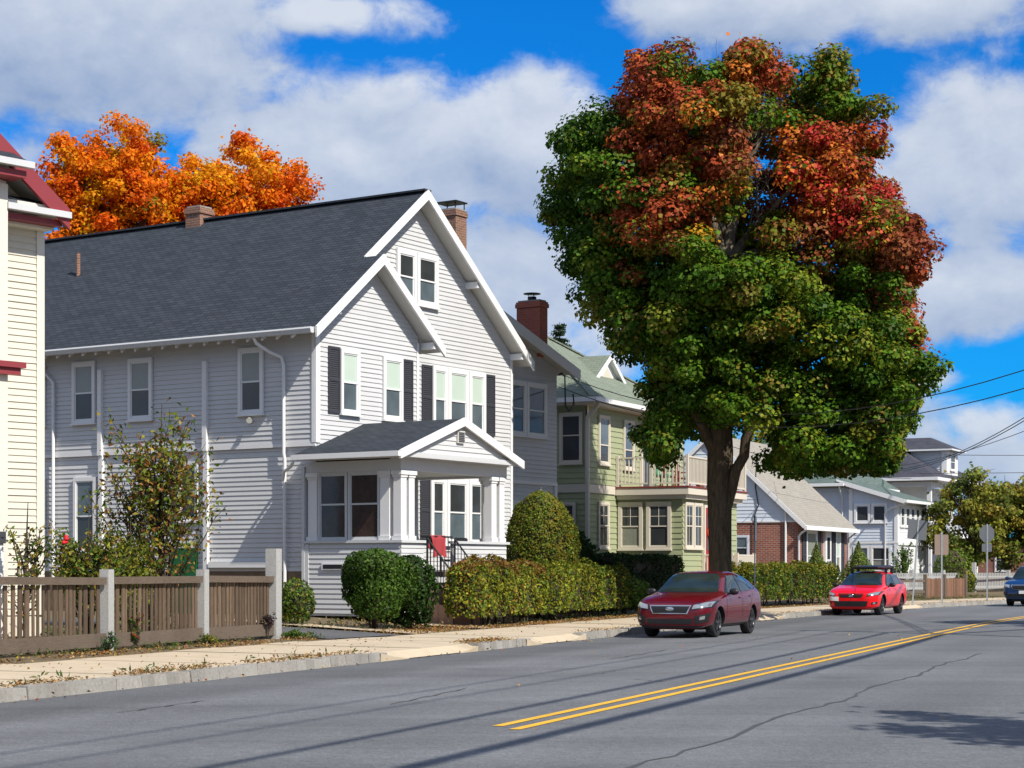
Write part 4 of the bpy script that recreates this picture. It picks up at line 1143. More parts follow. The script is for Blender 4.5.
rf.slab([(-0.4, 2.7, 6.12), (4.8, 5.6, 8.75), (4.8, 9.0, 8.75), (-0.4, 12.5, 6.12)], 0.12); rf.slab([(-0.4, 2.7, 6.12), (10, 2.7, 6.12), (4.8, 5.6, 8.75)], 0.12); rf.slab([(10, 2.7, 6.12), (10, 12.5, 6.12), (4.8, 9.0, 8.75), (4.8, 5.6, 8.75)], 0.12); rf.slab([(10, 12.5, 6.12), (-0.4, 12.5, 6.12), (4.8, 9.0, 8.75)], 0.12)
rf.build('roof', ['green_roof', 'white_trim'], H4)
b = MB(); b.prism([(-0.41, -0.5, LR(-.5) - 0.22), (-0.41, 2.68, LR(2.68) - 0.22), (-0.41, 2.68, LR(2.68) + 0.01), (-0.41, -0.5, LR(-.5) + 0.01)], (0.055, 0, 0)); b.build('rake_board', 'white_trim', H4)
b = MB(); b.box(-0.4, 6.15, -0.63, -0.505, LR(-.5) - 0.16, LR(-.5) - 0.01); b.build('gutter', 'white_trim', H4); b = MB(); b.box(-0.53, -0.405, 2.75, 12.5, 5.96, 6.10); b.build('gutter', 'white_trim', H4)
pipe(H4, [(-0.05, -0.56, 5.0), (-0.2, 0.3, 4.75), (-0.08, 0.62, 4.5), (-0.08, 0.62, 0.5)], 0.05); pipe(H4, [(5.8, -0.56, 5.0), (5.75, -0.06, 4.7), (5.75, -0.06, 0.5)], 0.05); pipe(H4, [(-0.45, 3.0, 5.95), (-0.3, 3.0, 5.7), (0.05, 3.0, 5.4), (0.05, 3.0, 0.5)], 0.05)
window(H4, L4, 1.42, 2.30, 4.00, 5.02, base=0.024, cas=0.12, rail=0.05); window(H4, L4, 0.50, 1.38, 4.00, 5.02, base=0.024, cas=0.12, rail=0.05)
window(H4, L4, 1.46, 2.36, 1.35, 2.80, base=0.024, cas=0.12, up='glass_blue', low='curtain'); window(H4, L4, 0.30, 1.42, 1.35, 2.80, base=0.024, cas=0.12, up='glass', low='curtain')
for k in range(5):
    window(H4, F4, 0.45 + k * 0.98, 1.37 + k * 0.98, 3.75, 4.95, base=0.024, cas=0.14, up='glass_blue', low='glass_blue', sill=False)
window(H4, F4, 0.5, 1.6, 0.9, 2.7, base=0.024, up='glass', low='glass', sill=False)
d = MB(); d.mbox(F4, 2.5, 3.7, 0.02, 0.07, 0.5, 2.65); dr = d.build('door', 'white_trim', H4); d = MB(); d.mbox(F4, 2.66, 2.74, 0.072, 0.11, 1.5, 1.56); d.build('handle', 'metal', dr)

# =================================================================== DARK HIPPED HOUSE
H5 = thing('hipped_house', 'tall grey house with a dark slate hip roof and dormer behind the yellowing trees', 'house', (25.9, 118.0, 0.0), R(62.5256))
w = MB(); w.box(0.006, 12, 2.4, 12, 0.3, 7.0); siding(w, leftw(0.0), [(2.4, 0.5), (12, 0.5), (12, 6.9), (2.4, 6.9)], 0.15, 0.02); siding(w, front(2.4), [(0, 0.5), (12, 0.5), (12, 6.9), (0, 6.9)], 0.15, 0.02); w.build('wall', 'grey_trim', H5, fix=False)
rf = MB(); z5 = 7.25; A = (6, 5.6, 11.0); B_ = (6, 6.8, 11.0)
q = [(-0.6, -0.6, z5), (12.6, -0.6, z5), (12.6, 12.6, z5), (-0.6, 12.6, z5)]
rf.slab([q[0], q[1], A], 0.12); rf.slab([q[1], q[2], B_, A], 0.12); rf.slab([q[2], q[3], B_], 0.12); rf.slab([q[3], q[0], A, B_], 0.12)
rf.build('roof', ['slate_roof', 'white_trim'], H5)
b = MB(); b.box(-0.75, 12.75, -0.75, -0.605, z5 - 0.2, z5); b.box(-0.75, -0.605, -0.6, 12.75, z5 - 0.2, z5); b.build('gutter', 'white_trim', H5)
for x, y in ((0.1, 0.0), (0.1, 2.2), (5.5, 0.0), (11.8, 0.0)):
    b = MB(); b.box(x - 0.13, x + 0.13, y - 0.13, y + 0.13, 0.4, 7.0); b.build('porch_post', 'white_trim', H5)
b = MB(); b.box(0, 12, 0, 2.4, 3.6, 3.85); b.box(-0.02, 12, -0.02, 0.15, 6.7, 7.0); b.box(-0.02, 0.15, 0.15, 2.4, 6.7, 7.0); b.build('porch_beam', 'white_trim', H5)
railing(H5, [(0.1, 2.2), (0.1, 0.0), (5.5, 0.0), (11.8, 0.0)], 3.85, 0.9, gap=0.2, mat='white_trim', post=False)
w = MB(); w.box(3.806, 6.4, -0.1, 2.2, 7.4, 9.15); siding(w, leftw(3.8), [(-0.1, 7.5), (2.2, 7.5), (2.2, 9.1), (-0.1, 9.1)], 0.15, 0.02); dm = w.build('dormer', 'grey_trim', H5, fix=False)
b = MB(); zz = 9.22
b.slab([(3.3, -0.6, zz), (6.9, -0.6, zz), (5.4, 1.2, 10.05), (4.7, 1.2, 10.05)], 0.1); b.slab([(3.3, 3.0, zz), (3.3, -0.6, zz), (4.7, 1.2, 10.05), (4.7, 3.6, 10.05)], 0.1); b.slab([(6.9, -0.6, zz), (6.9, 3.0, zz), (5.4, 3.6, 10.05), (5.4, 1.2, 10.05)], 0.1); b.slab([(4.7, 1.2, 10.05), (5.4, 1.2, 10.05), (5.4, 3.6, 10.05), (4.7, 3.6, 10.05)], 0.1); b.build('dormer_roof', ['slate_roof', 'white_trim'], dm)
b = MB(); b.mbox(front(-0.1), 3.76, 6.45, 0.002, 0.05, 7.6, 9.1); b.mbox(leftw(3.8), -0.12, 0.2, 0.022, 0.06, 7.6, 9.1); b.build('dormer_trim', 'white_trim', dm)
window(H5, front(-0.15), 4.4, 5.7, 7.9, 9.0, base=0.006); window(H5, leftw(0.0), 4, 5, 4.6, 6.3, base=0.024); window(H5, leftw(0.0), 7, 8, 4.6, 6.3, base=0.024)

# far brick house at the bend
H6 = thing('far_brick_house', 'distant small brick house with a white window at the bend', 'house', (41.5, 150.0, 0.2), R(60))
w = MB(); w.box(0, 10, 0, 8, 0, 3.6); w.build('wall', 'brick_wall', H6)
rf = MB(); rf.slab([(-.4, -.4, 3.5), (10.4, -.4, 3.5), (10.4, 4, 5.4), (-.4, 4, 5.4)], 0.12); rf.slab([(-.4, 4, 5.4), (10.4, 4, 5.4), (10.4, 8.4, 3.5), (-.4, 8.4, 3.5)], 0.12); rf.build('roof', ['slate_roof', 'white_trim'], H6)
window(H6, leftw(0.0), 2.4, 3.4, 1.2, 3.0, base=0.0); window(H6, front(0.0), 2, 3.4, 1.2, 3.0, base=0.0)

# =================================================================== FENCES
HD = heading(0)


def street_box(mb, u0, u1, o0, o1, z0, z1, mi=0):
    mb.hexa([C(u0, o0, z0), C(u1, o0, z0), C(u1, o1, z0), C(u0, o1, z0), C(u0, o0, z1), C(u1, o0, z1), C(u1, o1, z1), C(u0, o1, z1)], mi)


fence = thing('wooden_fence', 'weathered brown picket fence set between pale granite posts', 'fence', tuple(S(20.5, 17.2, 0)), 0)
FO = fence.location.copy()


def fbuild(mb, name, mat):
    mb.v = [tuple(Vector(p) - FO) for p in mb.v]
    return mb.build(name, mat, fence)


posts = [(20.4, 1.32), (23.5, 1.34), (26.75, 1.36), (29.85, 1.36), (32.55, 1.76)]
for u, h in posts:
    b = MB(); wd = 0.085 if h < 1.5 else 0.115
    b.prism([S(u - wd, 17.2 - wd, 0.05), S(u + wd, 17.2 - wd, 0.05), S(u + wd, 17.2 + wd, 0.05), S(u - wd, 17.2 + wd, 0.05)], (0, 0, h + 0.1))
    b.v = [(x + (rs.uniform(-.008, .008)), y + rs.uniform(-.008, .008), z) for x, y, z in b.v[:8]] + b.v[8:] if False else b.v
    fbuild(b, 'granite_post', 'granite_post')
for (ua, ha), (ub, hb) in zip(posts, posts[1:]):
    a, c = ua + 0.12, ub - 0.12
    sag = rs.uniform(-0.015, 0.015)
    b = MB()
    b.hexa([S(a, 17.13, 1.27 + sag), S(c, 17.13, 1.27 - sag), S(c, 17.27, 1.27 - sag), S(a, 17.27, 1.27 + sag), S(a, 17.12, 1.39 + sag), S(c, 17.12, 1.39 - sag), S(c, 17.28, 1.39 - sag), S(a, 17.28, 1.39 + sag)])
    fbuild(b, 'top_rail', 'wood_rail')
    b = MB(); b.hexa([S(a, 17.13, 0.24), S(c, 17.13, 0.25), S(c, 17.20, 0.25), S(a, 17.20, 0.24), S(a, 17.13, 0.46), S(c, 17.13, 0.47), S(c, 17.20, 0.47), S(a, 17.20, 0.46)])
    fbuild(b, 'base_board', 'wood_rail')
    b = MB(); u = a + 0.04
    while u < c - 0.08:
        wd = rs.choice((0.055, 0.085, 0.075, 0.10)); l = rs.uniform(-0.012, 0.012); o_ = rs.uniform(-0.008, 0.008)
        b.hexa([S(u, 17.205 + o_, 0.30), S(u + wd, 17.205 + o_, 0.30), S(u + wd, 17.228 + o_, 0.30), S(u, 17.228 + o_, 0.30), S(u + l, 17.205 + o_, 1.268), S(u + wd + l, 17.205 + o_, 1.268), S(u + wd + l, 17.228 + o_, 1.268), S(u + l, 17.228 + o_, 1.268)])
        u += wd + rs.choice((0.035, 0.05, 0.065, 0.08)) * (1.25 if ua < 26 else 0.7 if ua > 29 else 1.0)
    fbuild(b, 'picket_panel', 'wood_fence')

bf = thing('board_fence', 'low brown board fence beside the sidewalk past the white house', 'fence', tuple(C(88.5, 17.0, 0)), 0)
b = MB(); u = 88.6
while u < 93.6:
    street_box(b, u, u + 0.13, 16.98, 17.01, 0.2, 1.10 + rs.uniform(-0.03, 0.03)); u += 0.15
b.v = [tuple(Vector(p) - bf.location) for p in b.v]; b.build('board_panel', 'wood_brown', bf)
for u in (84.5, 88.5, 91.0, 93.8):
    b = MB(); street_box(b, u - 0.07, u + 0.07, 16.9, 17.04, 0.1, 1.3); b.v = [tuple(Vector(p) - bf.location) for p in b.v]; b.build('fence_post', 'wood_rail', bf)
b = MB(); street_box(b, 84.6, 88.4, 16.95, 16.99, 0.95, 1.05); street_box(b, 84.6, 88.4, 16.95, 16.99, 0.45, 0.55); b.v = [tuple(Vector(p) - bf.location) for p in b.v]; b.build('fence_rail', 'wood_rail', bf)
wf = thing('picket_fence', 'white picket fence along the yard behind the brown boards', 'fence', tuple(C(92, 20.0, 0)), 0)
b = MB(); u = 90.0
while u < 112:
    street_box(b, u, u + 0.10, 20.0, 20.03, 0.45, 1.35); u += 0.21
street_box(b, 90, 112, 20.035, 20.08, 1.1, 1.18); street_box(b, 90, 112, 20.035, 20.08, 0.55, 0.65)
b.v = [tuple(Vector(p) - wf.location) for p in b.v]; b.build('picket_panel', 'granite_post', wf)
b = MB(); u = 97.0
for u in (90, 95, 99, 103, 107.5, 112):
    b = MB(); street_box(b, u - 0.09, u + 0.09, 19.93, 20.1, 0.2, 1.5 if u != 103 else 1.9); b.v = [tuple(Vector(p) - wf.location) for p in b.v]; b.build('fence_post', 'granite_post', wf)

# =================================================================== PLANTS
GREEN = [(0.045, 0.095, 0.014), (0.065, 0.125, 0.018), (0.035, 0.075, 0.012), (0.085, 0.145, 0.022)]
OLIVE = [(0.16, 0.195, 0.022), (0.23, 0.24, 0.024), (0.10, 0.15, 0.02), (0.30, 0.26, 0.028), (0.075, 0.125, 0.018)]
OLIVE_RED = OLIVE + OLIVE + [(0.22, 0.10, 0.03)]
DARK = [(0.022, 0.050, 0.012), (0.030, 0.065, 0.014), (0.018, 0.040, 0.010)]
YEW = [(0.13, 0.165, 0.02), (0.09, 0.14, 0.02), (0.18, 0.185, 0.02), (0.07, 0.11, 0.016), (0.17, 0.14, 0.02)]


def pick(pal, n, rng, clump=None):
    pal = np.array(pal)
    return pal[rng.integers(0, len(pal), n)]


def wobble(p, f, seed):
    """cheap smooth noise over points, about -1..1"""
    r = np.random.default_rng(seed)
    s = np.zeros(len(p))
    for k in range(5):
        a = r.normal(size=3) * f * (0.7 + 0.5 * k); s += np.sin(p @ a + r.uniform(0, 6)) / (1 + 0.5 * k)
    return s / 2.2


def hedge(label, u0, u1, o0, o1, z0, z1, pal, dens=520, size=0.085, seed=1, top=None, group=None, name='hedge', rag=0.14, base_gap=0.26):
    rng = np.random.default_rng(seed)
    mid = C((u0 + u1) / 2, (o0 + o1) / 2, z0)
    h = thing(name, label, 'hedge', tuple(mid), 0, group)
    L, W, H = u1 - u0, o1 - o0, z1 - z0
    faces = [('f', L * H), ('b', L * H), ('t', L * W), ('l', W * H), ('r', W * H)]
    Pu, Nu = [], []
    for nm, ar in faces:
        n = int(ar * dens); a = rng.random(n); c = rng.random(n)
        if nm == 'f': q = np.stack([u0 + a * L, np.full(n, o0), z0 + base_gap + c * (H - base_gap)], 1); nn = (0, -1, 0.25)
        if nm == 'b': q = np.stack([u0 + a * L, np.full(n, o1), z0 + base_gap + c * (H - base_gap)], 1); nn = (0, 1, 0.25)
        if nm == 't': q = np.stack([u0 + a * L, o0 + c * W, np.full(n, z1)], 1); nn = (0, 0, 1)
        if nm == 'l': q = np.stack([np.full(n, u0), o0 + a * W, z0 + base_gap + c * (H - base_gap)], 1); nn = (-1, 0, 0.25)
        if nm == 'r': q = np.stack([np.full(n, u1), o0 + a * W, z0 + base_gap + c * (H - base_gap)], 1); nn = (1, 0, 0.25)
        Pu.append(q); Nu.append(np.repeat(np.array([nn]), n, 0))
    Q = np.concatenate(Pu); Nn = np.concatenate(Nu).astype(float)
    wv = wobble(Q, 2.6, seed) * rag + wobble(Q, 8.0, seed + 5) * rag * 0.5 - rng.random(len(Q)) ** 2 * 0.12
    # round the shoulders
    ez = np.clip((Q[:, 2] - (z1 - 0.3)) / 0.3, 0, 1); eo = np.clip((np.abs(Q[:, 1] - (o0 + o1) / 2) - (W / 2 - 0.3)) / 0.3, 0, 1); eu = np.clip((np.abs(Q[:, 0] - (u0 + u1) / 2) - (L / 2 - 0.3)) / 0.3, 0, 1)
    pull = 0.16 * (ez * eo + ez * eu + eo * eu)
    Q = Q + Nn * (wv - pull)[:, None]
    # thinner towards the foot
    foot = np.clip(1 - (Q[:, 2] - z0) / (0.45 * H), 0, 1)
    keep = rng.random(len(Q)) > foot * 0.45
    Q, Nn, wv = Q[keep], Nn[keep], wv[keep]
    W3 = np.array([tuple(C(a, b_, 0)) for a, b_ in Q[:, :2]]); W3[:, 2] = Q[:, 2]
    n3 = np.stack([DX * Nn[:, 0] - DY * Nn[:, 1], DY * Nn[:, 0] + DX * Nn[:, 1], Nn[:, 2]], 1)
    n3 = n3 + rng.normal(size=n3.shape) * 0.6
    c3 = pick(pal, len(Q), rng)
    if top is not None:
        tm = ((Q[:, 2] - z0) / H + wobble(Q, 3, seed + 9) * 0.12 > 0.86) & (rng.random(len(Q)) < 0.7)
        c3[tm] = pick(top, tm.sum(), rng)
    patch = 1 + 0.25 * wobble(Q, 1.5, seed + 3)
    c3 = c3 * (rng.uniform(0.65, 1.35, (len(Q), 1))) * patch[:, None]
    leaf_mesh('foliage', 'leaf', W3 - np.array(mid), n3, size, c3, h, 0.62, seed)
    b = MB(); i = 0.17; us = np.linspace(u0 + i, u1 - i, max(2, int(L / 1.0)) + 1)
    for a, c in zip(us, us[1:]):
        street_box(b, a, c, o0 + i, o1 - i, z0 + 0.25, z1 - i)
    b.v = [tuple(Vector(p) - mid) for p in b.v]; b.build('blocking_core', 'twig', h)  # solid dark core added inside the leaves to block light
    for k in range(int(L * 4) if dens > 400 else 0):
        b = MB()
        uu = u0 + 0.15 + (L - 0.3) * rng.random(); oo = o0 + 0.2 + (W - 0.4) * rng.random()
        p = C(uu, oo, z0 - 0.05) - mid; q = C(uu + rng.normal() * 0.12, oo + rng.normal() * 0.1, z0 + 0.5) - mid
        b.tube([p, q], [0.022, 0.014], 5); b.build('stem', 'twig', h)
    return h


def bush(name, label, cat, loc, rx, ry, h, pal, n=9000, size=0.08, seed=1, z_wide=0.45, rag=0.08, stems=5, base=0.18, tip=None, power=2.3, group=None, point=1.0):
    """rounded or pointed shrub: outline radius by height, ragged by clumps"""
    rng = np.random.default_rng(seed)
    t = thing(name, label, cat, loc, rng.uniform(0, 1) * 0, group)
    zq = rng.random(n); th = rng.uniform(0, 2 * math.pi, n)
    def rad(q):
        up = np.clip((q - z_wide) / (1 - z_wide), 0, 1); dn = np.clip((z_wide - q) / z_wide, 0, 1)
        return (1 - up ** power) ** point * (1 - 0.35 * dn ** 2.2)
    r = rad(zq)
    keep = rng.random(n) < (0.25 + 0.75 * r)
    zq, th, r = zq[keep], th[keep], r[keep]
    p = np.stack([np.cos(th) * r * rx, np.sin(th) * r * ry, base + zq * (h - base)], 1)
    nrm = np.stack([np.cos(th), np.sin(th), (zq - z_wide) * 1.8], 1)
    wv = wobble(p, 3.0 / max(rx, 0.4), seed) * rag + wobble(p, 9.0, seed + 4) * rag * 0.6 - rng.random(len(p)) ** 2 * 0.15 * rx
    p = p + nrm / np.linalg.norm(nrm, axis=1, keepdims=True) * wv[:, None]
    p[:, 2] = np.maximum(p[:, 2], 0.04)
    c = pick(pal, len(p), rng) * rng.uniform(0.65, 1.35, (len(p), 1)) * (1 + 0.25 * wobble(p, 2.5, seed + 2))[:, None]
    if tip is not None:
        m_ = (wobble(p, 3.5, seed + 8) > 0.45) & (rng.random(len(p)) < 0.6); c[m_] = pick(tip, m_.sum(), rng)
    leaf_mesh('foliage', 'leaf', p, nrm + rng.normal(size=p.shape) * 0.6, size, c, t, 0.62, seed)
    b = MB(); prof = [(0.001, 0.25 * h)]
    for q in np.linspace(0.2, 0.93, 8):
        prof.append((float(rad(np.array([q]))[0]) * 0.68, base + q * (h - base)))
    prof.append((0.001, base + 0.95 * (h - base)))
    b.lathe([(a, z) for a, z in prof], (0, 0, 0), 'z', 14); b.v = [(x * rx, y * ry, z) for x, y, z in b.v]
    b.build('blocking_core', 'twig', t)  # dark filler body hidden in the foliage so light cannot pass through
    for k in range(stems):
        a = rng.uniform(0, 6.28); q = rng.uniform(0.05, 0.35)
        b = MB(); b.tube([(math.cos(a) * q * rx * 0.5, math.sin(a) * q * ry * 0.5, -0.08), (math.cos(a) * q * rx, math.sin(a) * q * ry, 0.4 * h)], [0.03, 0.018], 6)
        b.build('stem', 'twig', t)
    return t


def W(u, off, z): return tuple(C(u, off, z))


bush('shrub', 'round dark green privet shrub at the driveway edge, lush and leafy', 'shrub', (-2.93, 41.2, 0.16), 0.72, 0.72, 1.80, GREEN, 9500, 0.085, 21, 0.55, 0.13, 9, base=0.32, power=5.0)
bush('shrub', 'round shrub tucked against the lush privet, its shade side put into darker leaves', 'shrub', (-2.25, 42.6, 0.16), 0.50, 0.55, 1.66, DARK + GREEN[:1], 6500, 0.08, 22, 0.52, 0.12, 6, base=0.1, power=3.2)  # dark palette paints the bush's shade side as leaf colour
bush('shrub', 'small bronze green shrub against the house foundation behind the tall granite post', 'shrub', (-4.75, 41.4, 0.20), 0.42, 0.42, 1.15, OLIVE[2:] + GREEN, 2600, 0.07, 23, 0.5, 0.06, 4, tip=[(0.2, 0.09, 0.03)])
bush('topiary', 'tall egg-shaped yew clipped beside the green house', 'topiary', (0.80, 51.9, 0.25), 1.0, 0.95, 3.40, YEW, 21000, 0.075, 24, 0.40, 0.07, 4, base=0.05, power=2.8, point=0.5, tip=[(0.20, 0.17, 0.02)])
hedge('yellow green clipped hedge in front of the grey house porch', 40.9, 46.2, 16.4, 17.15, 0.16, 1.74, OLIVE_RED, 620, 0.085, 31, top=[(0.23, 0.10, 0.035), (0.19, 0.13, 0.03)])
hedge('olive hedge with bare lower stems between the clipped hedge and the yew', 46.3, 50.6, 16.4, 17.2, 0.16, 1.70, OLIVE, 520, 0.085, 32, rag=0.13)
hedge('loose leggy green hedge in front of the green house', 50.7, 53.6, 16.5, 17.4, 0.16, 1.66, OLIVE[1:] + GREEN[1:2], 460, 0.085, 33, rag=0.15)
hedge('dense dark green hedge below the sun porch windows', 55.4, 62.5, 17.7, 18.9, 0.2, 2.05, DARK, 420, 0.085, 34)
hedge('clipped olive hedge along the sidewalk in front of the brick cottage', 65.6, 76.2, 16.4, 17.5, 0.16, 1.70, OLIVE[2:] + GREEN[1:], 420, 0.10, 35, top=[(0.24, 0.21, 0.025), (0.17, 0.19, 0.03)])
bush('shrub', 'upright dark shrub with broad leaves before the narrow green house window', 'shrub', W(53.6, 18.2, 0.2), 0.75, 0.6, 2.45, DARK, 2200, 0.15, 36, 0.6, 0.2, 7)
bush('shrub', 'low bright green shrub at the end of the leggy hedge', 'shrub', W(54.2, 16.9, 0.15), 0.62, 0.5, 1.25, [(0.11, 0.19, 0.03), (0.14, 0.20, 0.03), (0.07, 0.13, 0.02)], 2600, 0.10, 37, 0.5, 0.12, 6)
bush('conifer', 'small cone-shaped conifer by the brick cottage window', 'conifer', (13.45, 83.9, 0.3), 0.75, 0.75, 2.45, [(0.15, 0.22, 0.03), (0.12, 0.19, 0.025)], 5000, 0.07, 38, 0.15, 0.05, 2, base=0.0, power=1.15)
bush('conifer', 'broad cone-shaped conifer in front of the green-roofed white house', 'conifer', (15.9, 87.2, 0.3), 1.05, 1.05, 2.5, [(0.15, 0.22, 0.03), (0.12, 0.19, 0.025)], 6500, 0.08, 39, 0.15, 0.05, 2, base=0.0, power=1.15)

bush('shrub', 'yellow green shrub between the brown fence and white pickets', 'shrub', W(94.8, 17.3, 0.2), 0.5, 0.5, 1.4, OLIVE, 1500, 0.1, 41, 0.5, 0.12, 4)
bush('shrub', 'bright round shrub in the white picket yard', 'shrub', W(104, 21.5, 0.3), 1.1, 1.1, 2.4, [(0.10, 0.17, 0.02), (0.14, 0.19, 0.02)], 2600, 0.13, 42, 0.5, 0.12, 4)
hedge('green hedge beyond the blue car at the bend', 100, 112, 14.2, 15.6, 0.2, 1.9, GREEN + OLIVE[:2], 150, 0.15, 43)


def sapling(name, label, loc, height, spread, pal, n_br, per, size, seed, dense=(0.25, 1.0), stem_r=0.05, cat='shrub', droop=0.0, flowers=0):
    rng = np.random.default_rng(seed)
    t = thing(name, label, cat, loc, 0)
    b = MB(); P, N, Cc = [], [], []
    b.tube([(0, 0, -0.1), (0.02, 0.01, height * 0.25), (0.0, 0.03, height * 0.5), (0.05, 0, height * 0.9)], [stem_r, stem_r * 0.8, stem_r * 0.5, 0.006], 7)
    for k in range(n_br):
        a = rng.uniform(0, 2 * math.pi); z0 = height * rng.uniform(0.08, 0.6); ln = height * rng.uniform(0.25, 0.55) * (1.15 - z0 / height)
        out = spread * rng.uniform(0.35, 1.0) * (1.1 - 0.65 * z0 / height)
        pts = []
        for i in range(6):
            q = i / 5
            pts.append(Vector((math.cos(a) * out * q ** 0.85, math.sin(a) * out * q ** 0.85, z0 + ln * (q - droop * q * q))) + Vector(rng.normal(size=3) * 0.03 * (i > 0)))
        b.tube(pts, [stem_r * 0.45 * (1 - 0.85 * i / 5) for i in range(6)], 5)
        m_ = int(per * rng.uniform(0.6, 1.3))
        q = rng.uniform(dense[0], dense[1], m_); idx = np.minimum((q * 5).astype(int), 4); fr = q * 5 - idx
        arr = np.array([tuple(p) for p in pts]); base = arr[idx] * (1 - fr[:, None]) + arr[idx + 1] * fr[:, None]
        P.append(base + rng.normal(size=(m_, 3)) * spread * 0.085); N.append(rng.normal(size=(m_, 3)) + np.array([0, 0, 0.4]))
        Cc.append(pick(pal, m_, rng) * rng.uniform(0.6, 1.4, (m_, 1)))
    b.build('stem', 'twig', t)
    leaf_mesh('foliage', 'leaf', np.concatenate(P), np.concatenate(N), size, np.concatenate(Cc), t, 0.5, seed)
    for k in range(flowers):
        f = MB(); c = Vector((rng.uniform(-0.3, 0.6), rng.uniform(-0.5, 0), rng.uniform(0.55, 0.8) * height))
        for j in range(7):
            d = rng.normal(size=3) * 0.025; f.lathe([(0.0, -0.03), (0.035, -0.015), (0.04, 0.01), (0.02, 0.035), (0.0, 0.04)], tuple(c + Vector(d)), 'z', 7)
        f.build('flower', 'flower', t)
    return t


AUT = [(0.24, 0.22, 0.03), (0.17, 0.19, 0.03), (0.34, 0.25, 0.035), (0.30, 0.13, 0.035), (0.11, 0.14, 0.02), (0.20, 0.09, 0.035)]
sapling('small_tree', 'sparse young tree turning yellow and bronze behind the picket fence', (-6.85, 36.9, 0.22), 5.0, 1.5, AUT + OLIVE[2:3] + GREEN[3:], 66, 64, 0.115, 51, cat='tree')
sapling('rose_bush', 'tangled green rose bush with a red bloom against the cream house corner', (-7.15, 31.9, 0.2), 2.5, 0.8, GREEN + OLIVE[:3] + AUT[1:4], 44, 62, 0.085, 52, flowers=1)
sapling('rose_bush', 'thin climbing rose stems before the cream clapboards', (-8.1, 31.6, 0.2), 2.7, 0.55, GREEN + AUT[:4], 16, 34, 0.085, 53)
sapling('shrub', 'arching yellow green shrub next to the young tree behind the fence', (-6.95, 34.4, 0.2), 2.5, 0.75, OLIVE + AUT[:2], 34, 50, 0.10, 54, droop=0.35)
sapling('shrub', 'low weedy plants showing through the fence pickets', (-6.55, 33.6, 0.15), 1.1, 0.8, GREEN + OLIVE[:3], 22, 40, 0.08, 55, droop=0.3)
sapling('weed', 'weed tuft growing at the foot of the middle granite post', tuple(S(26.5, 17.0, 0.14)), 0.42, 0.18, [(0.05, 0.11, 0.05), (0.06, 0.12, 0.03)], 16, 18, 0.05, 56, cat='weed', stem_r=0.012)
sapling('weed', 'yellowing weed tuft at the foot of the shorter post by the sidewalk', tuple(S(29.7, 16.98, 0.14)), 0.22, 0.25, [(0.14, 0.17, 0.02), (0.25, 0.2, 0.02), (0.08, 0.13, 0.02)], 14, 20, 0.05, 57, cat='weed', stem_r=0.01)
sapling('flower_plant', 'dark purple flowering plant poking through the last fence panel', tuple(S(32.05, 17.05, 0.36)), 0.32, 0.20, [(0.07, 0.03, 0.045), (0.04, 0.035, 0.03)], 16, 24, 0.05, 58, cat='plant', stem_r=0.01)
sapling('weed', 'green vine and flowers growing through the second fence panel', tuple(S(27.5, 17.1, 0.16)), 0.7, 0.2, GREEN + [(0.25, 0.05, 0.02)], 12, 18, 0.06, 59, cat='weed', stem_r=0.012)
sapling('weed', 'grassy weed tuft at the foot of the tallest granite post', tuple(S(32.85, 16.95, 0.14)), 0.25, 0.22, [(0.09, 0.15, 0.02), (0.06, 0.12, 0.02)], 16, 16, 0.06, 60, cat='weed', stem_r=0.01)


sapling('shrub', 'thin green shrub climbing beside the white house door', (19.3, 94.0, 0.25), 3.0, 0.7, [(0.10, 0.17, 0.03), (0.07, 0.13, 0.02)], 26, 40, 0.14, 40)

# ------------------------------------------------------------------ large trees
def limb(b, p0, p1, r0, r1, rng, k=6, wob=0.12, n=8):
    p0 = Vector(p0); p1 = Vector(p1); L = (p1 - p0).length
    pts = []
    for i in range(k + 1):
        q = i / k
        pts.append(p0.lerp(p1, q) + Vector(rng.normal(size=3)) * wob * L * 0.12 * math.sin(math.pi * q) + Vector((0, 0, 0.06 * L * math.sin(math.pi * q))))
    b.tube(pts, [r0 + (r1 - r0) * i / k for i in range(k + 1)], n)
    return pts


# the big maple: outline half-widths by height, as measured (x from the trunk, z above ground)
PROF = [  # z, x_min, x_max
    (4.35, 2.4, 4.8), (4.85, -2.5, 5.6), (5.35, -2.9, 5.8), (6.0, -2.5, 6.1), (6.7, -2.6, 6.2), (7.4, -2.8, 6.4), (8.0, -3.6, 6.4), (8.5, -4.3, 6.35), (9.3, -4.2, 6.35), (10.1, -4.75, 6.3),
    (11.0, -5.2, 6.0), (11.9, -5.4, 5.35), (13.0, -5.35, 5.0), (14.2, -5.1, 4.6), (15.0, -3.6, 4.1), (15.9, -3.15, 3.75), (16.5, -1.4, 3.3), (16.85, 0.0, 2.6)]


def prof(z):
    if z <= PROF[0][0]: return PROF[0][1:]
    for (a, l0, r0), (b, l1, r1) in zip(PROF, PROF[1:]):
        if z <= b:
            t = (z - a) / (b - a); return l0 + (l1 - l0) * t, r0 + (r1 - r0) * t
    return PROF[-1][1:]


TX, TY = 6.06, 54.8
maple = thing('maple_tree', 'large maple, green below and brick red above, growing at the kerb', 'tree', (TX, TY, 0.1), 0)
rng = np.random.default_rng(77)
REDS = {'brick': (0.36, 0.074, 0.026), 'orange': (0.50, 0.160, 0.024), 'red': (0.43, 0.040, 0.026), 'maroon': (0.20, 0.042, 0.022), 'rust': (0.25, 0.078, 0.028),
        'olive': (0.21, 0.17, 0.022), 'gold': (0.42, 0.25, 0.02), 'green': (0.080, 0.155, 0.011), 'deep': (0.042, 0.095, 0.009), 'tip': (0.185, 0.22, 0.020)}


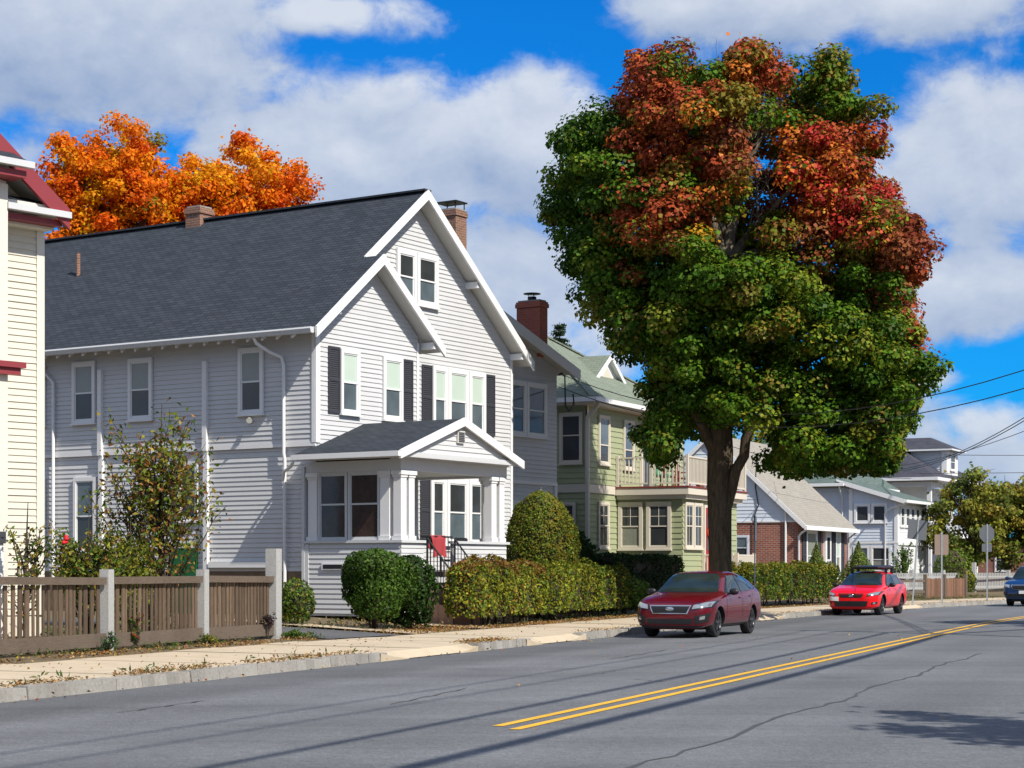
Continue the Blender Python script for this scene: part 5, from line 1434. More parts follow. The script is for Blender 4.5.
def mapcol(x, z):
    """leaf colour of a place in the crown (x from trunk, z up)"""
    r = rng.random()
    n = math.sin(x * 1.3 + 1) * 0.5 + math.sin(z * 1.7 + x * 0.6) * 0.5
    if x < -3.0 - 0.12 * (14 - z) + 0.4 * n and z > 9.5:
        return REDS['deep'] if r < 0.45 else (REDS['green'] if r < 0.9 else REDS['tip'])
    if (x > 1.6 and z > 13.9 + 0.4 * n) or (math.sin(1.7 * x + 2.1 * z + 0.7) * math.sin(1.9 * z - 1.1 * x) > 0.62 and r < 0.75):
        return REDS['green'] if r < 0.7 else REDS['olive']
    if x > 3.1 and z < 11.7 and z > 7.4 - 0.5 * n and x > 4.2 - (z - 9.5) * 0.5 + 0.4 * n:
        return REDS['rust'] if r < 0.55 else (REDS['maroon'] if r < 0.8 else REDS['brick'])
    edge = 10.4 + 0.5 * n - (0.5 if x < 0 else -0.6 if x < 1 else 0.3)
    if z > edge + 0.8:
        if 1.2 < x < 4.4 and z < 13.2: return REDS['red'] if r < 0.45 else (REDS['orange'] if r < 0.75 else REDS['brick'])
        if x > 2.2 and z < 14.5: return REDS['orange'] if r < 0.45 else (REDS['brick'] if r < 0.8 else REDS['olive'])
        if -0.4 < x < 1.2: return (REDS['olive'], REDS['rust'], REDS['orange'], REDS['brick'])[int(r * 4)]
        return REDS['brick'] if r < 0.42 else (REDS['maroon'] if r < 0.58 else REDS['orange'] if r < 0.82 else REDS['olive'] if r < 0.93 else REDS['green'])
    if z > edge:
        return REDS['olive'] if r < 0.45 else (REDS['rust'] if r < 0.7 else REDS['gold'] if r < 0.78 else REDS['tip'])
    if r < 0.50: return REDS['green']
    if r < 0.78: return REDS['deep']
    return REDS['tip'] if r < 0.96 else (0.17, 0.14, 0.025)


cen, rad = [], []
tries = 0
while len(cen) < 980 and tries < 120000:
    tries += 1
    z = rng.uniform(4.5, 16.9); l, r = prof(z)
    cx, hw = (l + r) / 2, (r - l) / 2
    hd = min(hw, 4.9) * 0.95
    y = rng.uniform(-hd, hd); x = rng.uniform(l, r)
    rr_ = rng.uniform(0.42, 0.80)
    q = math.sqrt(((x - cx) / hw) ** 2 + (y / hd) ** 2)
    lob = math.sin(1.15 * x + 0.8 * z + 0.6) * math.sin(0.95 * z - 0.7 * y + 1.7) + 0.5 * math.sin(2.1 * y + 1.4 * z) * math.sin(1.9 * x + 0.3)
    if q > 0.93 + 0.17 * lob or x - rr_ * 0.85 < l or x + rr_ * 0.85 > r or z + 0.65 * rr_ > 16.1 + 0.35 * math.sin(2.3 * x) or (z < 5.6 and -1.5 < x < 1.6): continue
    inner = q < 0.62 and z < 15.4
    if inner and rng.random() > 0.22: continue
    if y > 0.5 and rng.random() > 0.6: continue
    # opening at the heart of the crown where the bare limbs show
    if y < 1.8 and ((x - 0.75) / 0.70) ** 2 + ((z - 12.7) / 1.9) ** 2 < 1 and rng.random() < 0.92: continue
    if y < 0.6 and ((x - 0.05) / 0.95) ** 2 + ((z - 10.5) / 0.9) ** 2 < 1: continue
    if any((x - c[0]) ** 2 + (y - c[1]) ** 2 + (z - c[2]) ** 2 < (0.62 * (rr_ + r2) * 0.72) ** 2 for c, r2 in zip(cen, rad)): continue
    cen.append(np.array([x, y, z])); rad.append(rr_)
NL = 300
def mcol(c):
    base = np.array([mapcol(c[0] + rng.normal() * 0.35, c[2] + rng.normal() * 0.3)])
    out = np.repeat(base, NL, 0)
    alt = np.array(mapcol(c[0], c[2])); m_ = rng.random(NL) < 0.3; out[m_] = alt
    m2 = rng.random(NL) < 0.10; out[m2] = np.array(mapcol(c[0], c[2] - 0.8))
    return out
P_, N_, C_ = clumps(cen, rad, NL, mcol, rng, 0.70, (0.5, 1.0), 0.6, 0.20, 0.38)
N_[:, 1] -= 0.1
# stray leaves around the clumps break the outline
k = len(P_) // 30; sel = rng.integers(0, len(P_), k)
P_ = np.concatenate([P_, P_[sel] + rng.normal(size=(k, 3)) * 0.10]); N_ = np.concatenate([N_, rng.normal(size=(k, 3))]); C_ = np.concatenate([C_, C_[sel]])
P_[:, 2] -= 0.1
leaf_mesh('crown', 'leaf', P_, N_, 0.128, C_, maple, 0.9, 5)
b = MB()
tr = [(0.05, 0, -0.3), (0.0, 0, 0.0), (-0.02, 0, 0.5), (-0.05, 0, 1.6), (-0.06, 0.02, 2.8), (-0.08, 0.0, 3.8), (-0.05, 0.05, 4.8), (-0.1, -0.1, 6.5), (-0.1, -0.5, 8.2), (0.0, -0.9, 9.5), (0.05, -1.0, 10.3)]
b.tube(tr, [0.60, 0.48, 0.37, 0.32, 0.32, 0.36, 0.37, 0.34, 0.30, 0.26, 0.23], 20)
b.v = [(x + 0.05 * math.sin(7 * math.atan2(y, x) + z * 1.2) * min(1, (abs(x) + abs(y))), y + 0.04 * math.cos(5 * math.atan2(y, x) + z), z) for x, y, z in b.v]
b.build('trunk', 'bark', maple)
b = MB(); lr = np.random.default_rng(5)
limbs = [((0.10, -0.1, 3.2), (0.95, -0.6, 5.9), 0.17, 0.13), ((0.9, -0.6, 5.8), (3.4, -1.5, 9.0), 0.16, 0.06), ((-0.1, 0, 4.6), (-2.2, -0.8, 8.2), 0.20, 0.08), ((-0.1, 0.1, 5.2), (0.2, 2.6, 9.0), 0.25, 0.08), ((-0.1, 0, 6.0), (2.6, 0.8, 9.5), 0.22, 0.07),
         ((-0.1, 0, 6.6), (-3.2, 0.6, 11.2), 0.20, 0.06)]
for p0, p1, r0, r1 in limbs:
    limb(b, p0, p1, r0, r1, lr)
b.build('branch', 'bark', maple)
b = MB()
for p0, p1, r0, r1 in (((0.05, -1, 10.1), (-1.3, -1.7, 12.4), 0.17, 0.06), ((0.05, -1, 10.1), (1.7, -1.5, 12.0), 0.17, 0.06), ((0.05, -1, 10.2), (0.7, -1.2, 13.9), 0.19, 0.04), ((0.05, -1, 10.1), (-0.4, -1.3, 13.8), 0.15, 0.04), ((0.05, -1, 10.0), (2.9, -0.8, 11.2), 0.14, 0.05), ((0.05, -1, 10), (-2.4, -1.0, 11.2), 0.13, 0.05), ((0.3, -1.1, 12.2), (1.5, -1.6, 14.3), 0.09, 0.02), ((0.2, -1.1, 11.8), (0.1, -1.6, 14.2), 0.08, 0.02), ((0.5, -1.2, 12.6), (1.1, -1.9, 14.0), 0.07, 0.02)):
    pts = limb(b, p0, p1, r0, r1, lr, 6, 0.25)
    for i in range(7):
        q = pts[2 + i % 5]
        e_ = q + Vector((lr.normal() * 0.8, lr.normal() * 0.5 - 0.2, 0.5 + abs(lr.normal()) * 0.9))
        tw = limb(b, q, e_, r1 * 0.55, 0.008, lr, 4, 0.4, 5)
        for j in range(3):
            q2 = tw[1 + j]; limb(b, q2, q2 + Vector((lr.normal() * 0.35, lr.normal() * 0.3, 0.25 + abs(lr.normal()) * 0.4)), 0.010, 0.004, lr, 3, 0.4, 4)
b.build('branch', 'bark_sunlit', maple)


def tree(name, label, loc, trunk_h, rx, ry, z0, z1, palfn, n_clump, per, lsize, seed, trunk_r=0.3, mat='leaf', crad=(0.6, 1.0), group=None, fill=0.15, bark='bark', stray=0.05, flat=0.75, boxy=0.9):
    rng = np.random.default_rng(seed)
    t = thing(name, label, 'tree', loc, 0, group)
    cen, rad = [], []; tries = 0; zc, hz = (z0 + z1) / 2, (z1 - z0) / 2
    while len(cen) < n_clump and tries < 30000:
        tries += 1
        d = rng.normal(size=3); d /= np.linalg.norm(d); d = np.sign(d) * np.abs(d) ** boxy
        q = rng.uniform(0.55, 1.0) if rng.random() > fill else rng.uniform(0, 0.6)
        q *= 1 + 0.07 * math.sin(4 * math.atan2(d[1], d[0]) + seed) + 0.06 * math.sin(7 * d[2] + 3 * d[0] + seed)
        x, y, z = d[0] * rx * q, d[1] * ry * q, zc + d[2] * hz * q
        r_ = rng.uniform(*crad)
        if any((x - c[0]) ** 2 + (y - c[1]) ** 2 + (z - c[2]) ** 2 < (0.5 * (r_ + r2)) ** 2 for c, r2 in zip(cen, rad)) and rng.random() < 0.8: continue
        cen.append(np.array([x, y, z])); rad.append(r_)
    P, N, Cc = clumps(cen, rad, per, lambda c: palfn(c, rng), rng, flat, (0.3, 1.0), 0.4, 0.22)
    k = int(len(P) * stray); s_ = rng.integers(0, len(P), k)
    P = np.concatenate([P, P[s_] + rng.normal(size=(k, 3)) * crad[1] * 0.35]); N = np.concatenate([N, rng.normal(size=(k, 3))]); Cc = np.concatenate([Cc, Cc[s_]])
    leaf_mesh('crown', mat, P, N, lsize, Cc, t, 0.8, seed)
    b = MB(); b.tube([(0, 0, -0.2), (0.02, 0, 0.4), (0.05, 0.02, trunk_h * 0.6), (0, 0, trunk_h), (0.1, 0, zc)], [trunk_r * 1.35, trunk_r, trunk_r * 0.85, trunk_r * 0.75, trunk_r * 0.35], 12)
    b.build('trunk', bark, t)
    b = MB()
    for i in range(min(len(cen), 26)):
        c = cen[int(rng.integers(0, len(cen)))]
        z_s = min(max(trunk_h * 0.8, c[2] - 0.6 * abs(c[0]) - 1.0), zc)
        pts = limb(b, (0.02, 0, z_s), tuple(c), trunk_r * 0.34, 0.02, rng, 5, 0.3, 6)
        for j in range(3):
            q2 = pts[2 + j]; limb(b, q2, q2 + Vector(rng.normal(size=3) * np.array([0.5, 0.5, 0.4])) + Vector((0, 0, 0.5)), 0.03, 0.008, rng, 3, 0.4, 4)
    b.build('branch', bark, t)
    return t


def fire(c, rng):
    r = rng.random()
    if (c[2] < 15.5 and r < 0.30) or r < 0.10: return (0.80, 0.40, 0.014)
    if r < 0.60: return (0.82, 0.225, 0.010)
    if r < 0.82: return (0.76, 0.150, 0.010)
    if r < 0.93: return (0.85, 0.33, 0.012)
    return (0.24, 0.19, 0.02)


OY = 80.0
tree('orange_maple', 'blazing orange maple above the charcoal roof, beside the cream house gable', (-16.9, OY, -0.3), 6.0, 2.45, 2.6, 12.0, 20.2, fire, 330, 190, 0.17, 81, 0.45, 'leaf_fire', (0.5, 0.85), 'orange maples behind the grey house', stray=0.02, boxy=0.7)
tree('orange_maple', 'broad orange red maple above the charcoal roof ridge, by the old chimney', (-12.1, OY + 3, -0.1), 6.0, 3.5, 3.3, 11.0, 20.0, fire, 420, 190, 0.17, 82, 0.45, 'leaf_fire', (0.5, 0.85), 'orange maples behind the grey house', stray=0.02, boxy=0.8)


def yellowing(c, rng):
    r = rng.random()
    return (0.23, 0.23, 0.035) if r < 0.4 else (0.16, 0.19, 0.032) if r < 0.72 else (0.31, 0.25, 0.04) if r < 0.84 else (0.10, 0.13, 0.025)


tree('yellow_tree', 'yellow green tree rising beside the dark hipped house', (25.0, 104, 0.3), 2.0, 2.5, 2.2, 1.2, 6.9, yellowing, 75, 130, 0.20, 83, 0.16, crad=(0.5, 0.85), group='yellowing trees by the bend')
tree('yellow_tree', 'thin yellowing tree between the two fuller ones by the bend', (27.9, 107, 0.3), 2.0, 2.3, 2.2, 1.6, 6.6, yellowing, 62, 120, 0.20, 84, 0.14, crad=(0.5, 0.85), group='yellowing trees by the bend')
tree('yellow_tree', 'yellow green tree spreading over the stop sign at the bend', (30.4, 106, 0.3), 2.0, 2.8, 2.4, 2.3, 6.6, yellowing, 80, 130, 0.20, 85, 0.15, crad=(0.5, 0.85), group='yellowing trees by the bend')
tree('yellow_tree', 'low yellow tree at the end of the street past the stop sign', (34.5, 118, 0.3), 2.0, 3.2, 2.6, 1.5, 6.2, yellowing, 70, 120, 0.24, 86, 0.15, crad=(0.6, 0.95), group='yellowing trees by the bend')
tree('shade_tree', 'olive tree top behind the tan and green roofs', (17.0, 128, 0.3), 4, 3.8, 3.5, 5.0, 11.0, yellowing, 60, 120, 0.32, 87, 0.3, crad=(0.8, 1.3))


def spruce(label, loc, h, r, seed):
    rng = np.random.default_rng(seed)
    t = thing('spruce_tree', label, 'tree', loc, 0, 'spruces behind the houses')
    b = MB(); b.tube([(0, 0, -0.2), (0, 0, h * 0.5), (0, 0, h)], [0.22, 0.13, 0.015], 8); b.build('trunk', 'bark', t)
    P, N = [], []; b = MB()
    z = h * 0.25
    while z < h * 0.985:
        rr_ = r * (1 - z / h) ** 0.8 + 0.1
        for k in range(11):
            a = rng.uniform(0, 6.28); L = rr_ * rng.uniform(0.6, 1.1)
            p0 = Vector((0, 0, z)); p1 = Vector((math.cos(a) * L, math.sin(a) * L, z - 0.25 * L + 0.25 * rng.random()))
            b.tube([p0, p0.lerp(p1, 0.5) - Vector((0, 0, 0.05)), p1], [0.03, 0.02, 0.006], 4)
            m_ = int(24 + 46 * L); q = rng.uniform(0.15, 1.0, m_)
            base = np.array(p0)[None] * (1 - q[:, None]) + np.array(p1)[None] * q[:, None]
            P.append(base + rng.normal(size=(m_, 3)) * np.array([0.10, 0.10, 0.05]) * (0.5 + L)); N.append(rng.normal(size=(m_, 3)))
        z += 0.30
    b.build('branch', 'twig', t)
    P = np.concatenate(P); N = np.concatenate(N)
    c = pick([(0.035, 0.062, 0.030), (0.05, 0.08, 0.035), (0.028, 0.05, 0.022)], len(P), rng) * rng.uniform(0.7, 1.3, (len(P), 1))
    leaf_mesh('crown', 'leaf', P, N, 0.20, c, t, 0.3, seed)


spruce('dark spruce top between the two brick chimneys', (-0.75, 92, 0.3), 13.6, 2.3, 91)
spruce('spruce with drooping limbs behind the red chimney and green roof', (2.3, 92, 0.3), 13.2, 2.6, 92)
spruce('shorter spruce peeking over the green dormer roof', (3.3, 98, 0.3), 12.4, 2.0, 93)
# trees on the near side of the street, whose shade falls on the road
SHD = lambda c, rng: (0.06, 0.11, 0.02)
tree('street_tree', 'street tree outside the view whose shade falls across the centre line', (20.2, 46.0, 0.1), 3.5, 2.9, 2.9, 4.6, 10.0, SHD, 60, 110, 0.26, 95, 0.25, group='near side street trees')
tree('street_tree', 'street tree outside the view shading the corner of the road', (10.0, 12.4, 0.1), 3.0, 2.2, 2.2, 4.2, 8.0, SHD, 26, 90, 0.20, 96, 0.2, crad=(0.35, 0.6), group='near side street trees')


rng = np.random.default_rng(99); n_ = 9000
uu = rng.uniform(-90, 120, n_); hh = 9.5 + 2.0 * np.sin(uu * 0.23) + 1.5 * np.sin(uu * 0.61 + 1)
zz_ = rng.random(n_) * hh; vv = -30 - 5 * rng.random(n_) + 3 * np.sin(uu * 0.4)
pp = np.array([tuple(S(a, b_, c)) for a, b_, c in zip(uu, vv, zz_)])
nn_ = rng.normal(size=(n_, 3)) * 0.6 + np.array([-DY, DX, 0.3])
tag(leaf_mesh('added_treeline', 'leaf', pp, nn_, 1.1, pick([(0.05, 0.08, 0.02), (0.10, 0.09, 0.02), (0.06, 0.07, 0.025)], n_, rng) * rng.uniform(0.6, 1.3, (n_, 1)), seed=9), label='unseen row of trees added behind the viewer to darken reflections', kind='stuff')  # out of view, added to darken reflections and block some sky light


# =================================================================== SIGNS, POLES, WIRES
def sign_post(name, label, cat, loc, rz, height, panels, lean=0.0, tilt=0.0):
    """panels: (shape, width, height, z centre, x offset, material)"""
    t = thing(name, label, cat, loc, rz)
    t.rotation_euler = (lean, tilt, rz)
    b = MB(); b.box(-0.03, 0.03, 0.0, 0.006, -0.2, height); b.box(-0.03, -0.022, 0.006, 0.032, -0.2, height); b.box(0.022, 0.03, 0.006, 0.032, -0.2, height)
    b.build('pole', 'metal', t)
    for shape, w_, h_, zc, mat_back, mat_front in panels:
        b = MB()
        if shape == 'oct':
            k = w_ / 2 / math.cos(math.pi / 8); poly = [(k * math.cos(math.pi / 8 + i * math.pi / 4), -0.004, zc + k * math.sin(math.pi / 8 + i * math.pi / 4)) for i in range(8)]
        elif shape == 'tri':
            poly = [(-w_ / 2, -0.004, zc + h_ / 2), (w_ / 2, -0.004, zc + h_ / 2), (0, -0.004, zc - h_ / 2)]
        else:
            c = 0.05; poly = []
            for sx, sz, a0 in ((1, 1, 0), (-1, 1, 90), (-1, -1, 180), (1, -1, 270)):
                for i in range(4):
                    a = R(a0 + i * 30); poly.append((sx * (w_ / 2 - c) + c * math.cos(a), -0.004, zc + sz * (h_ / 2 - c) + c * math.sin(a)))
        b.prism(poly, (0, -0.006, 0)); b.build('sign_plate', mat_back, t)
        b = MB(); b.prism([(x * 0.97, -0.0105, zc + (z - zc) * 0.97) for x, y, z in poly], (0, -0.003, 0)); b.build('sign_face', mat_front, t)
        b = MB()
        for zz in (zc + h_ * 0.25, zc - h_ * 0.25): b.box(-0.012, 0.012, 0.034, 0.05, zz - 0.012, zz + 0.012)
        b.build('bolt', 'metal', t)
    return t


# they face the traffic coming the other way, so their backs and edges are seen
sign_post('street_sign', 'thin grey sign post with an edge-on plate behind the crimson car', 'sign', tuple(C(55.9, 13.42, 0.12)), R(75), 3.1, [('rect', 0.36, 0.75, 2.62, 'sign_back', 'sign_white')], tilt=R(2))
sign_post('street_sign', 'leaning post with a large blank grey plate in front of the white house', 'sign', tuple(C(75.6, 13.42, 0.12)), R(205), 3.45, [('rect', 0.92, 0.78, 2.98, 'sign_back', 'sign_white')], tilt=R(-5))
sign_post('street_sign', 'sign post with a brown backed rectangular plate by the brown fence', 'sign', tuple(C(79.4, 13.35, 0.12)), R(200), 2.95, [('rect', 0.66, 0.84, 2.42, 'sign_brown', 'sign_white')])
sign_post('stop_sign', 'octagonal stop sign seen from behind with a small plate below, beside the blue car', 'sign', tuple(C(85.6, 13.3, 0.12)), R(200), 3.4, [('oct', 0.76, 0.76, 2.98, 'sign_back', 'sign_red'), ('rect', 0.52, 0.36, 2.36, 'sign_back', 'sign_white')])


def upole(label, u, v, h):
    t = thing('utility_pole', label, 'pole', tuple(S(u, v, 0)), HD, 'utility poles on the near side')
    b = MB(); b.tube([(0, 0, -0.3), (0, 0, h)], [0.17, 0.12], 12); b.build('pole', 'pole_wood', t)
    b = MB(); b.box(-0.06, 0.06, -1.2, 1.2, h - 0.7, h - 0.58); b.build('crossarm', 'pole_wood', t)
    for y in (-1.1, -0.4, 0.4, 1.1):
        b = MB(); b.lathe([(0.0, 0), (0.04, 0), (0.05, 0.05), (0.03, 0.12), (0, 0.13)], (0, y, h - 0.58), 'z', 8); b.build('insulator', 'metal', t)
    return t


PA, PB = (40.0, -1.7), (-8.0, -1.7)
upole('near utility pole standing outside the view beside the far trees', PA[0], PA[1], 12.4)
upole('near utility pole standing outside the view behind the camera', PB[0], PB[1], 12.4)


def wire(label, p, q, sag, r, group='overhead wires'):
    p = Vector(p); q = Vector(q); pts = []
    for i in range(25):
        t = i / 24; pts.append(p.lerp(q, t) - Vector((0, 0, sag * 4 * t * (1 - t))))
    b = MB(); b.tube(pts, r, 6)
    return tag(b.build('overhead_wire', 'black'), label, 'wire', group)


for k, (dv, z, r, sag) in enumerate(((-0.4, 11.8, 0.022, 0.45), (0.4, 11.8, 0.022, 0.5), (0.15, 9.8, 0.05, 0.5), (0.15, 8.3, 0.08, 0.5))):
    wire('utility line strung along the near side of the street', S(PB[0], PB[1] + dv, z), S(PA[0], PA[1] + dv, z), sag, r, 'utility lines along the near side')
    wire('utility line continuing past the bend from the near pole', S(PA[0], PA[1] + dv, z), S(92, -17.0 + dv, z + 0.5), sag, r, 'utility lines past the bend')
poleA = S(PA[0], PA[1], 0)
wire('service wire from the pole to the grey house wing', h1((14.25, 1.9, 7.6)), poleA + Vector((0, 0, 8.0)), 2.25, 0.012)
wire('thin lower service wire running to the grey house wing', h1((14.25, 1.95, 7.2)), poleA + Vector((0, 0, 7.4)), 2.1, 0.012)
wire('lower of the paired wires reaching the dark hipped roof', (22.5, 117, 7.7), poleA + Vector((0, 0, 9.0)), 1.6, 0.020)
wire('lowest paired wire reaching the dark hipped roof', (22.3, 117, 7.6), poleA + Vector((0, 0, 8.8)), 1.6, 0.020)
wire('far thin wire level with the dormer of the dark house', (27.4, 120.5, 8.8), (60, 120, 9.4), 0.25, 0.018)
wire('far thin wire just above the yellowing trees', (24.0, 112, 7.2), (60, 122, 8.9), 0.3, 0.018)
wire('service wire sagging across the tan and green roofs', mG @ Vector((9.3, 0.2, 6.9)), (20.9, 99.5, 6.3), 0.5, 0.014)
wire('service wire to the brick cottage gable', (12.55, 86.2, 6.4), poleA + Vector((0, 0, 7.2)), 1.6, 0.010)


# =================================================================== CARS
def bake(o):
    """apply modifiers into the mesh"""
    bpy.context.view_layer.update()
    dg = bpy.context.evaluated_depsgraph_get()
    me = bpy.data.meshes.new_from_object(o.evaluated_get(dg))
    o.modifiers.clear(); o.data = me
    return o


def make_car(name, label, cat, loc, rz, paint, sts, wb_f, wb_r, wr, ww, track, spec):
    car = thing(name, label, cat, loc, rz)
    rows = []
    for st in sts:
        x, w, zb, zs, zbelt, wrf, zt, hood = st
        if hood:
            h = [(0, zb), (w * .80, zb), (w * .97, zb + .09), (w, (zb + zs) / 2 + .02), (w * .985, zs), (w * .93, zbelt), (w * .80, zt - .012), (w * .45, zt + .008), (0, zt + .014)]
        else:
            h = [(0, zb), (w * .80, zb), (w * .97, zb + .09), (w, (zb + zs) / 2 + .02), (w * .985, zs), (w * .925, zbelt), (wrf, zt - .085), (wrf - .10, zt - .012), (0, zt + .012)]
        rows.append([(x, y, z) for y, z in h] + [(x, -y, z) for y, z in h[-2:0:-1]])
    n = len(rows[0])
    vs = [p for r in rows for p in r]
    fs = [(i * n + k, i * n + (k + 1) % n, (i + 1) * n + (k + 1) % n, (i + 1) * n + k) for i in range(len(rows) - 1) for k in range(n)]
    fs.append(tuple(range(n))[::-1]); fs.append(tuple((len(rows) - 1) * n + k for k in range(n)))
    b = MB(); b.add(vs, fs, 0, True)
    body = b.build('body', [paint, 'black'], car)
    sub = body.modifiers.new('s', 'SUBSURF'); sub.levels = 3; sub.render_levels = 3
    bake(body)
    bm = bmesh.new(); bm.from_mesh(body.data); bvh = BVHTree.FromBMesh(bm); bm.free()
    # wheel openings
    cut = MB()
    for x in (wb_f, wb_r):
        for sgn in (-1, 1):
            cut.lathe([(0.0, -0.17), (wr + 0.055, -0.17), (wr + 0.055, 0.3), (0.0, 0.3)], (x, sgn * (track + 0.0), wr + 0.01), 'y', 40, 0, False)
            if sgn < 0: cut.v[-160:] = [(a, -(bb + track) - track, c) for a, bb, c in cut.v[-160:]]
    cu = cut.build('cutter', 'black', car)
    bm = bmesh.new(); bm.from_mesh(cu.data); bmesh.ops.remove_doubles(bm, verts=bm.verts, dist=1e-5); bmesh.ops.recalc_face_normals(bm, faces=bm.faces); bm.to_mesh(cu.data); bm.free()
    bo = body.modifiers.new('b', 'BOOLEAN'); bo.object = cu; bo.operation = 'DIFFERENCE'; bo.solver = 'EXACT'
    try:
        bo.material_mode = 'TRANSFER'
    except Exception:
        pass
    bake(body)
    bpy.data.objects.remove(cu)
    bpy_me = body.data
    for p in bpy_me.polygons: p.use_smooth = True
    try:
        bpy_me.set_sharp_from_angle(angle=R(38))
    except Exception:
        pass

    def patch(pname, mat, poly, direction, off=0.006, parent=None, nu=10, nv=6, mirror=False, smooth=True, thick=0.0):
        """a panel lying on the body: four corners given in the plane seen along the direction"""
        A, B, Cc, D = [Vector((a, c)) for a, c in poly]
        for sgn in ((1, -1) if mirror else (1,)):
            grid = []; ok = True
            for j in range(nv + 1):
                for i in range(nu + 1):
                    u_, v_ = i / nu, j / nv
                    q = (A * (1 - u_) + B * u_) * (1 - v_) + (D * (1 - u_) + Cc * u_) * v_
                    if direction == 'front': o_, d = Vector((6, q.x * sgn, q.y)), Vector((-1, 0, 0))
                    elif direction == 'rear': o_, d = Vector((-6, q.x * sgn, q.y)), Vector((1, 0, 0))
                    elif direction == 'top': o_, d = Vector((q.x, q.y * sgn, 4)), Vector((0, 0, -1))
                    else: o_, d = Vector((q.x, 4 * sgn, q.y)), Vector((0, -sgn, 0))
                    hit = bvh.ray_cast(o_, d)
                    if hit[0] is None:
                        ok = False; grid.append(None); continue
                    nn = hit[1]
                    if nn.dot(d) > 0: nn = -nn
                    grid.append(hit[0] + nn * off)
            w_ = nu + 1
            b = MB()
            pts = [g if g is not None else Vector((0, 0, 0)) for g in grid]
            ff = [(j * w_ + i, j * w_ + i + 1, (j + 1) * w_ + i + 1, (j + 1) * w_ + i) for j in range(nv) for i in range(nu)]
            ff = [f for f in ff if all(grid[k] is not None for k in f)]
            b.add(pts, ff, 0, smooth)
            yield b.build(pname, mat, parent if parent is not None else car, fix=False)

    def P(*a, **k): return list(patch(*a, **k))
    for pname, mat, poly, direction, off, mirror in spec['patches']:
        P(pname, mat, poly, direction, off, None, 14, 8, mirror)
    # wheels
    for x in (wb_f, wb_r):
        for sgn in (-1, 1):
            wh = bpy.data.objects.new('wheel', None); COL.objects.link(wh); wh.parent = car; wh.location = (x, sgn * (track - 0.005), wr)
            if sgn < 0: wh.rotation_euler = (0, 0, math.pi)
            b = MB(); b.lathe([(wr * .66, -ww * .5), (wr * .93, -ww * .5), (wr, -ww * .36), (wr, ww * .36), (wr * .93, ww * .5), (wr * .70, ww * .5), (wr * .66, ww * .40)], (0, -ww * .42, 0), 'y', 36)
            b.build('tyre', 'rubber', wh)
            b = MB(); R_ = wr * .67
            b.lathe([(R_, 0.0), (R_ * .92, 0.0), (R_ * .90, -0.03), (R_ * .88, -0.09), (0.0, -0.09)], (0, 0.03, 0), 'y', 36)
            ns = spec.get('spokes', 5)
            for k in range(ns):
                a = 2 * math.pi * k / ns + 0.3
                for da in (-0.14, 0.14):
                    p0 = (0.05 * math.cos(a + da), 0.012, 0.05 * math.sin(a + da)); p1 = (R_ * .93 * math.cos(a + da * .9), 0.018, R_ * .93 * math.sin(a + da * .9))
                    b.beam(p0, p1, 0.030, 0.035, up=(0, 1, 0))
            b.lathe([(0.0, 0.035), (0.055, 0.03), (0.065, 0.0)], (0, 0, 0), 'y', 16)
            b.build('rim', spec.get('rim', 'rim'), wh)
    # mirrors
    mx, my, mz = spec['mirror']
    for sgn in (-1, 1):
        b = MB(); prof_ = [(0.0, -0.10), (0.05, -0.095), (0.075, -0.05), (0.08, 0.0), (0.07, 0.06), (0.04, 0.10), (0.0, 0.11)]
        b.lathe(prof_, (0, 0, 0), 'y', 14)
        b.v = [(mx + 0.75 * x_, sgn * (my + 0.11 + y_), mz + z_ * 0.95) for x_, y_, z_ in b.v]
        b.beam((mx, sgn * (my - 0.05), mz - 0.06), (mx, sgn * (my + 0.06), mz - 0.03), 0.06, 0.04)
        b.build('mirror', spec.get('mirror_mat', 'black'), car)
    b = MB(); b.box(wb_r - 0.2, wb_f + 0.2, -track + 0.2, track - 0.2, 0.20, 0.30); b.box(wb_f - .5, wb_f + .5, -track + .22, track - .22, .18, .6); b.box(wb_r - .5, wb_r + .5, -track + .22, track - .22, .2, .6); b.build('chassis', 'black', car)
    return car, P


def stations(L, Wd, H, x_cowl, x_rooff, x_roofr, x_tail, belt, nose, zb=0.2):
    """hatchback sections from nose to tail"""
    f = L / 2; w = Wd / 2
    return [
        # x, half width, z under, z shoulder, z belt, roof half width, z top, hood section
        (f, w * .68, zb + .05, nose - .17, nose - .10, 0, nose - .08, True),
        (f - .06, w * .82, zb + .0, nose - .10, nose - .03, 0, nose, True),
        (f - .22, w * .94, zb - .01, nose - .02, nose + .06, 0, nose + .10, True),
        (f - .55, w * .985, zb, nose + .06, nose + .14, 0, nose + .19, True),
        (f - .95, w, zb, belt - .12, belt - .03, 0, belt + .015, True),
        (x_cowl, w, zb, belt - .07, belt, 0, belt + .07, True),
        (x_cowl - .10, w, zb, belt - .07, belt + .005, w * .80, belt + .155, False),
        (x_rooff + .25, w, zb, belt - .06, belt + .015, w * .735, H - .125, False),
        (x_rooff, w, zb, belt - .06, belt + .02, w * .705, H - .035, False),
        (x_rooff - .55, w, zb, belt - .05, belt + .035, w * .715, H, False),
        (x_roofr + .3, w, zb, belt - .04, belt + .06, w * .705, H - .005, False),
        (x_roofr, w * .99, zb, belt - .03, belt + .08, w * .69, H - .04, False),
        (x_tail + .22, w * .965, zb + .02, belt - .03, belt + .08, w * .665, belt + .36, False),
        (x_tail + .08, w * .93, zb + .06, belt - .06, belt + .04, w * .68, belt + .20, False),
        (x_tail, w * .80, zb + .14, belt - .14, belt - .04, w * .60, belt + .01, False)]


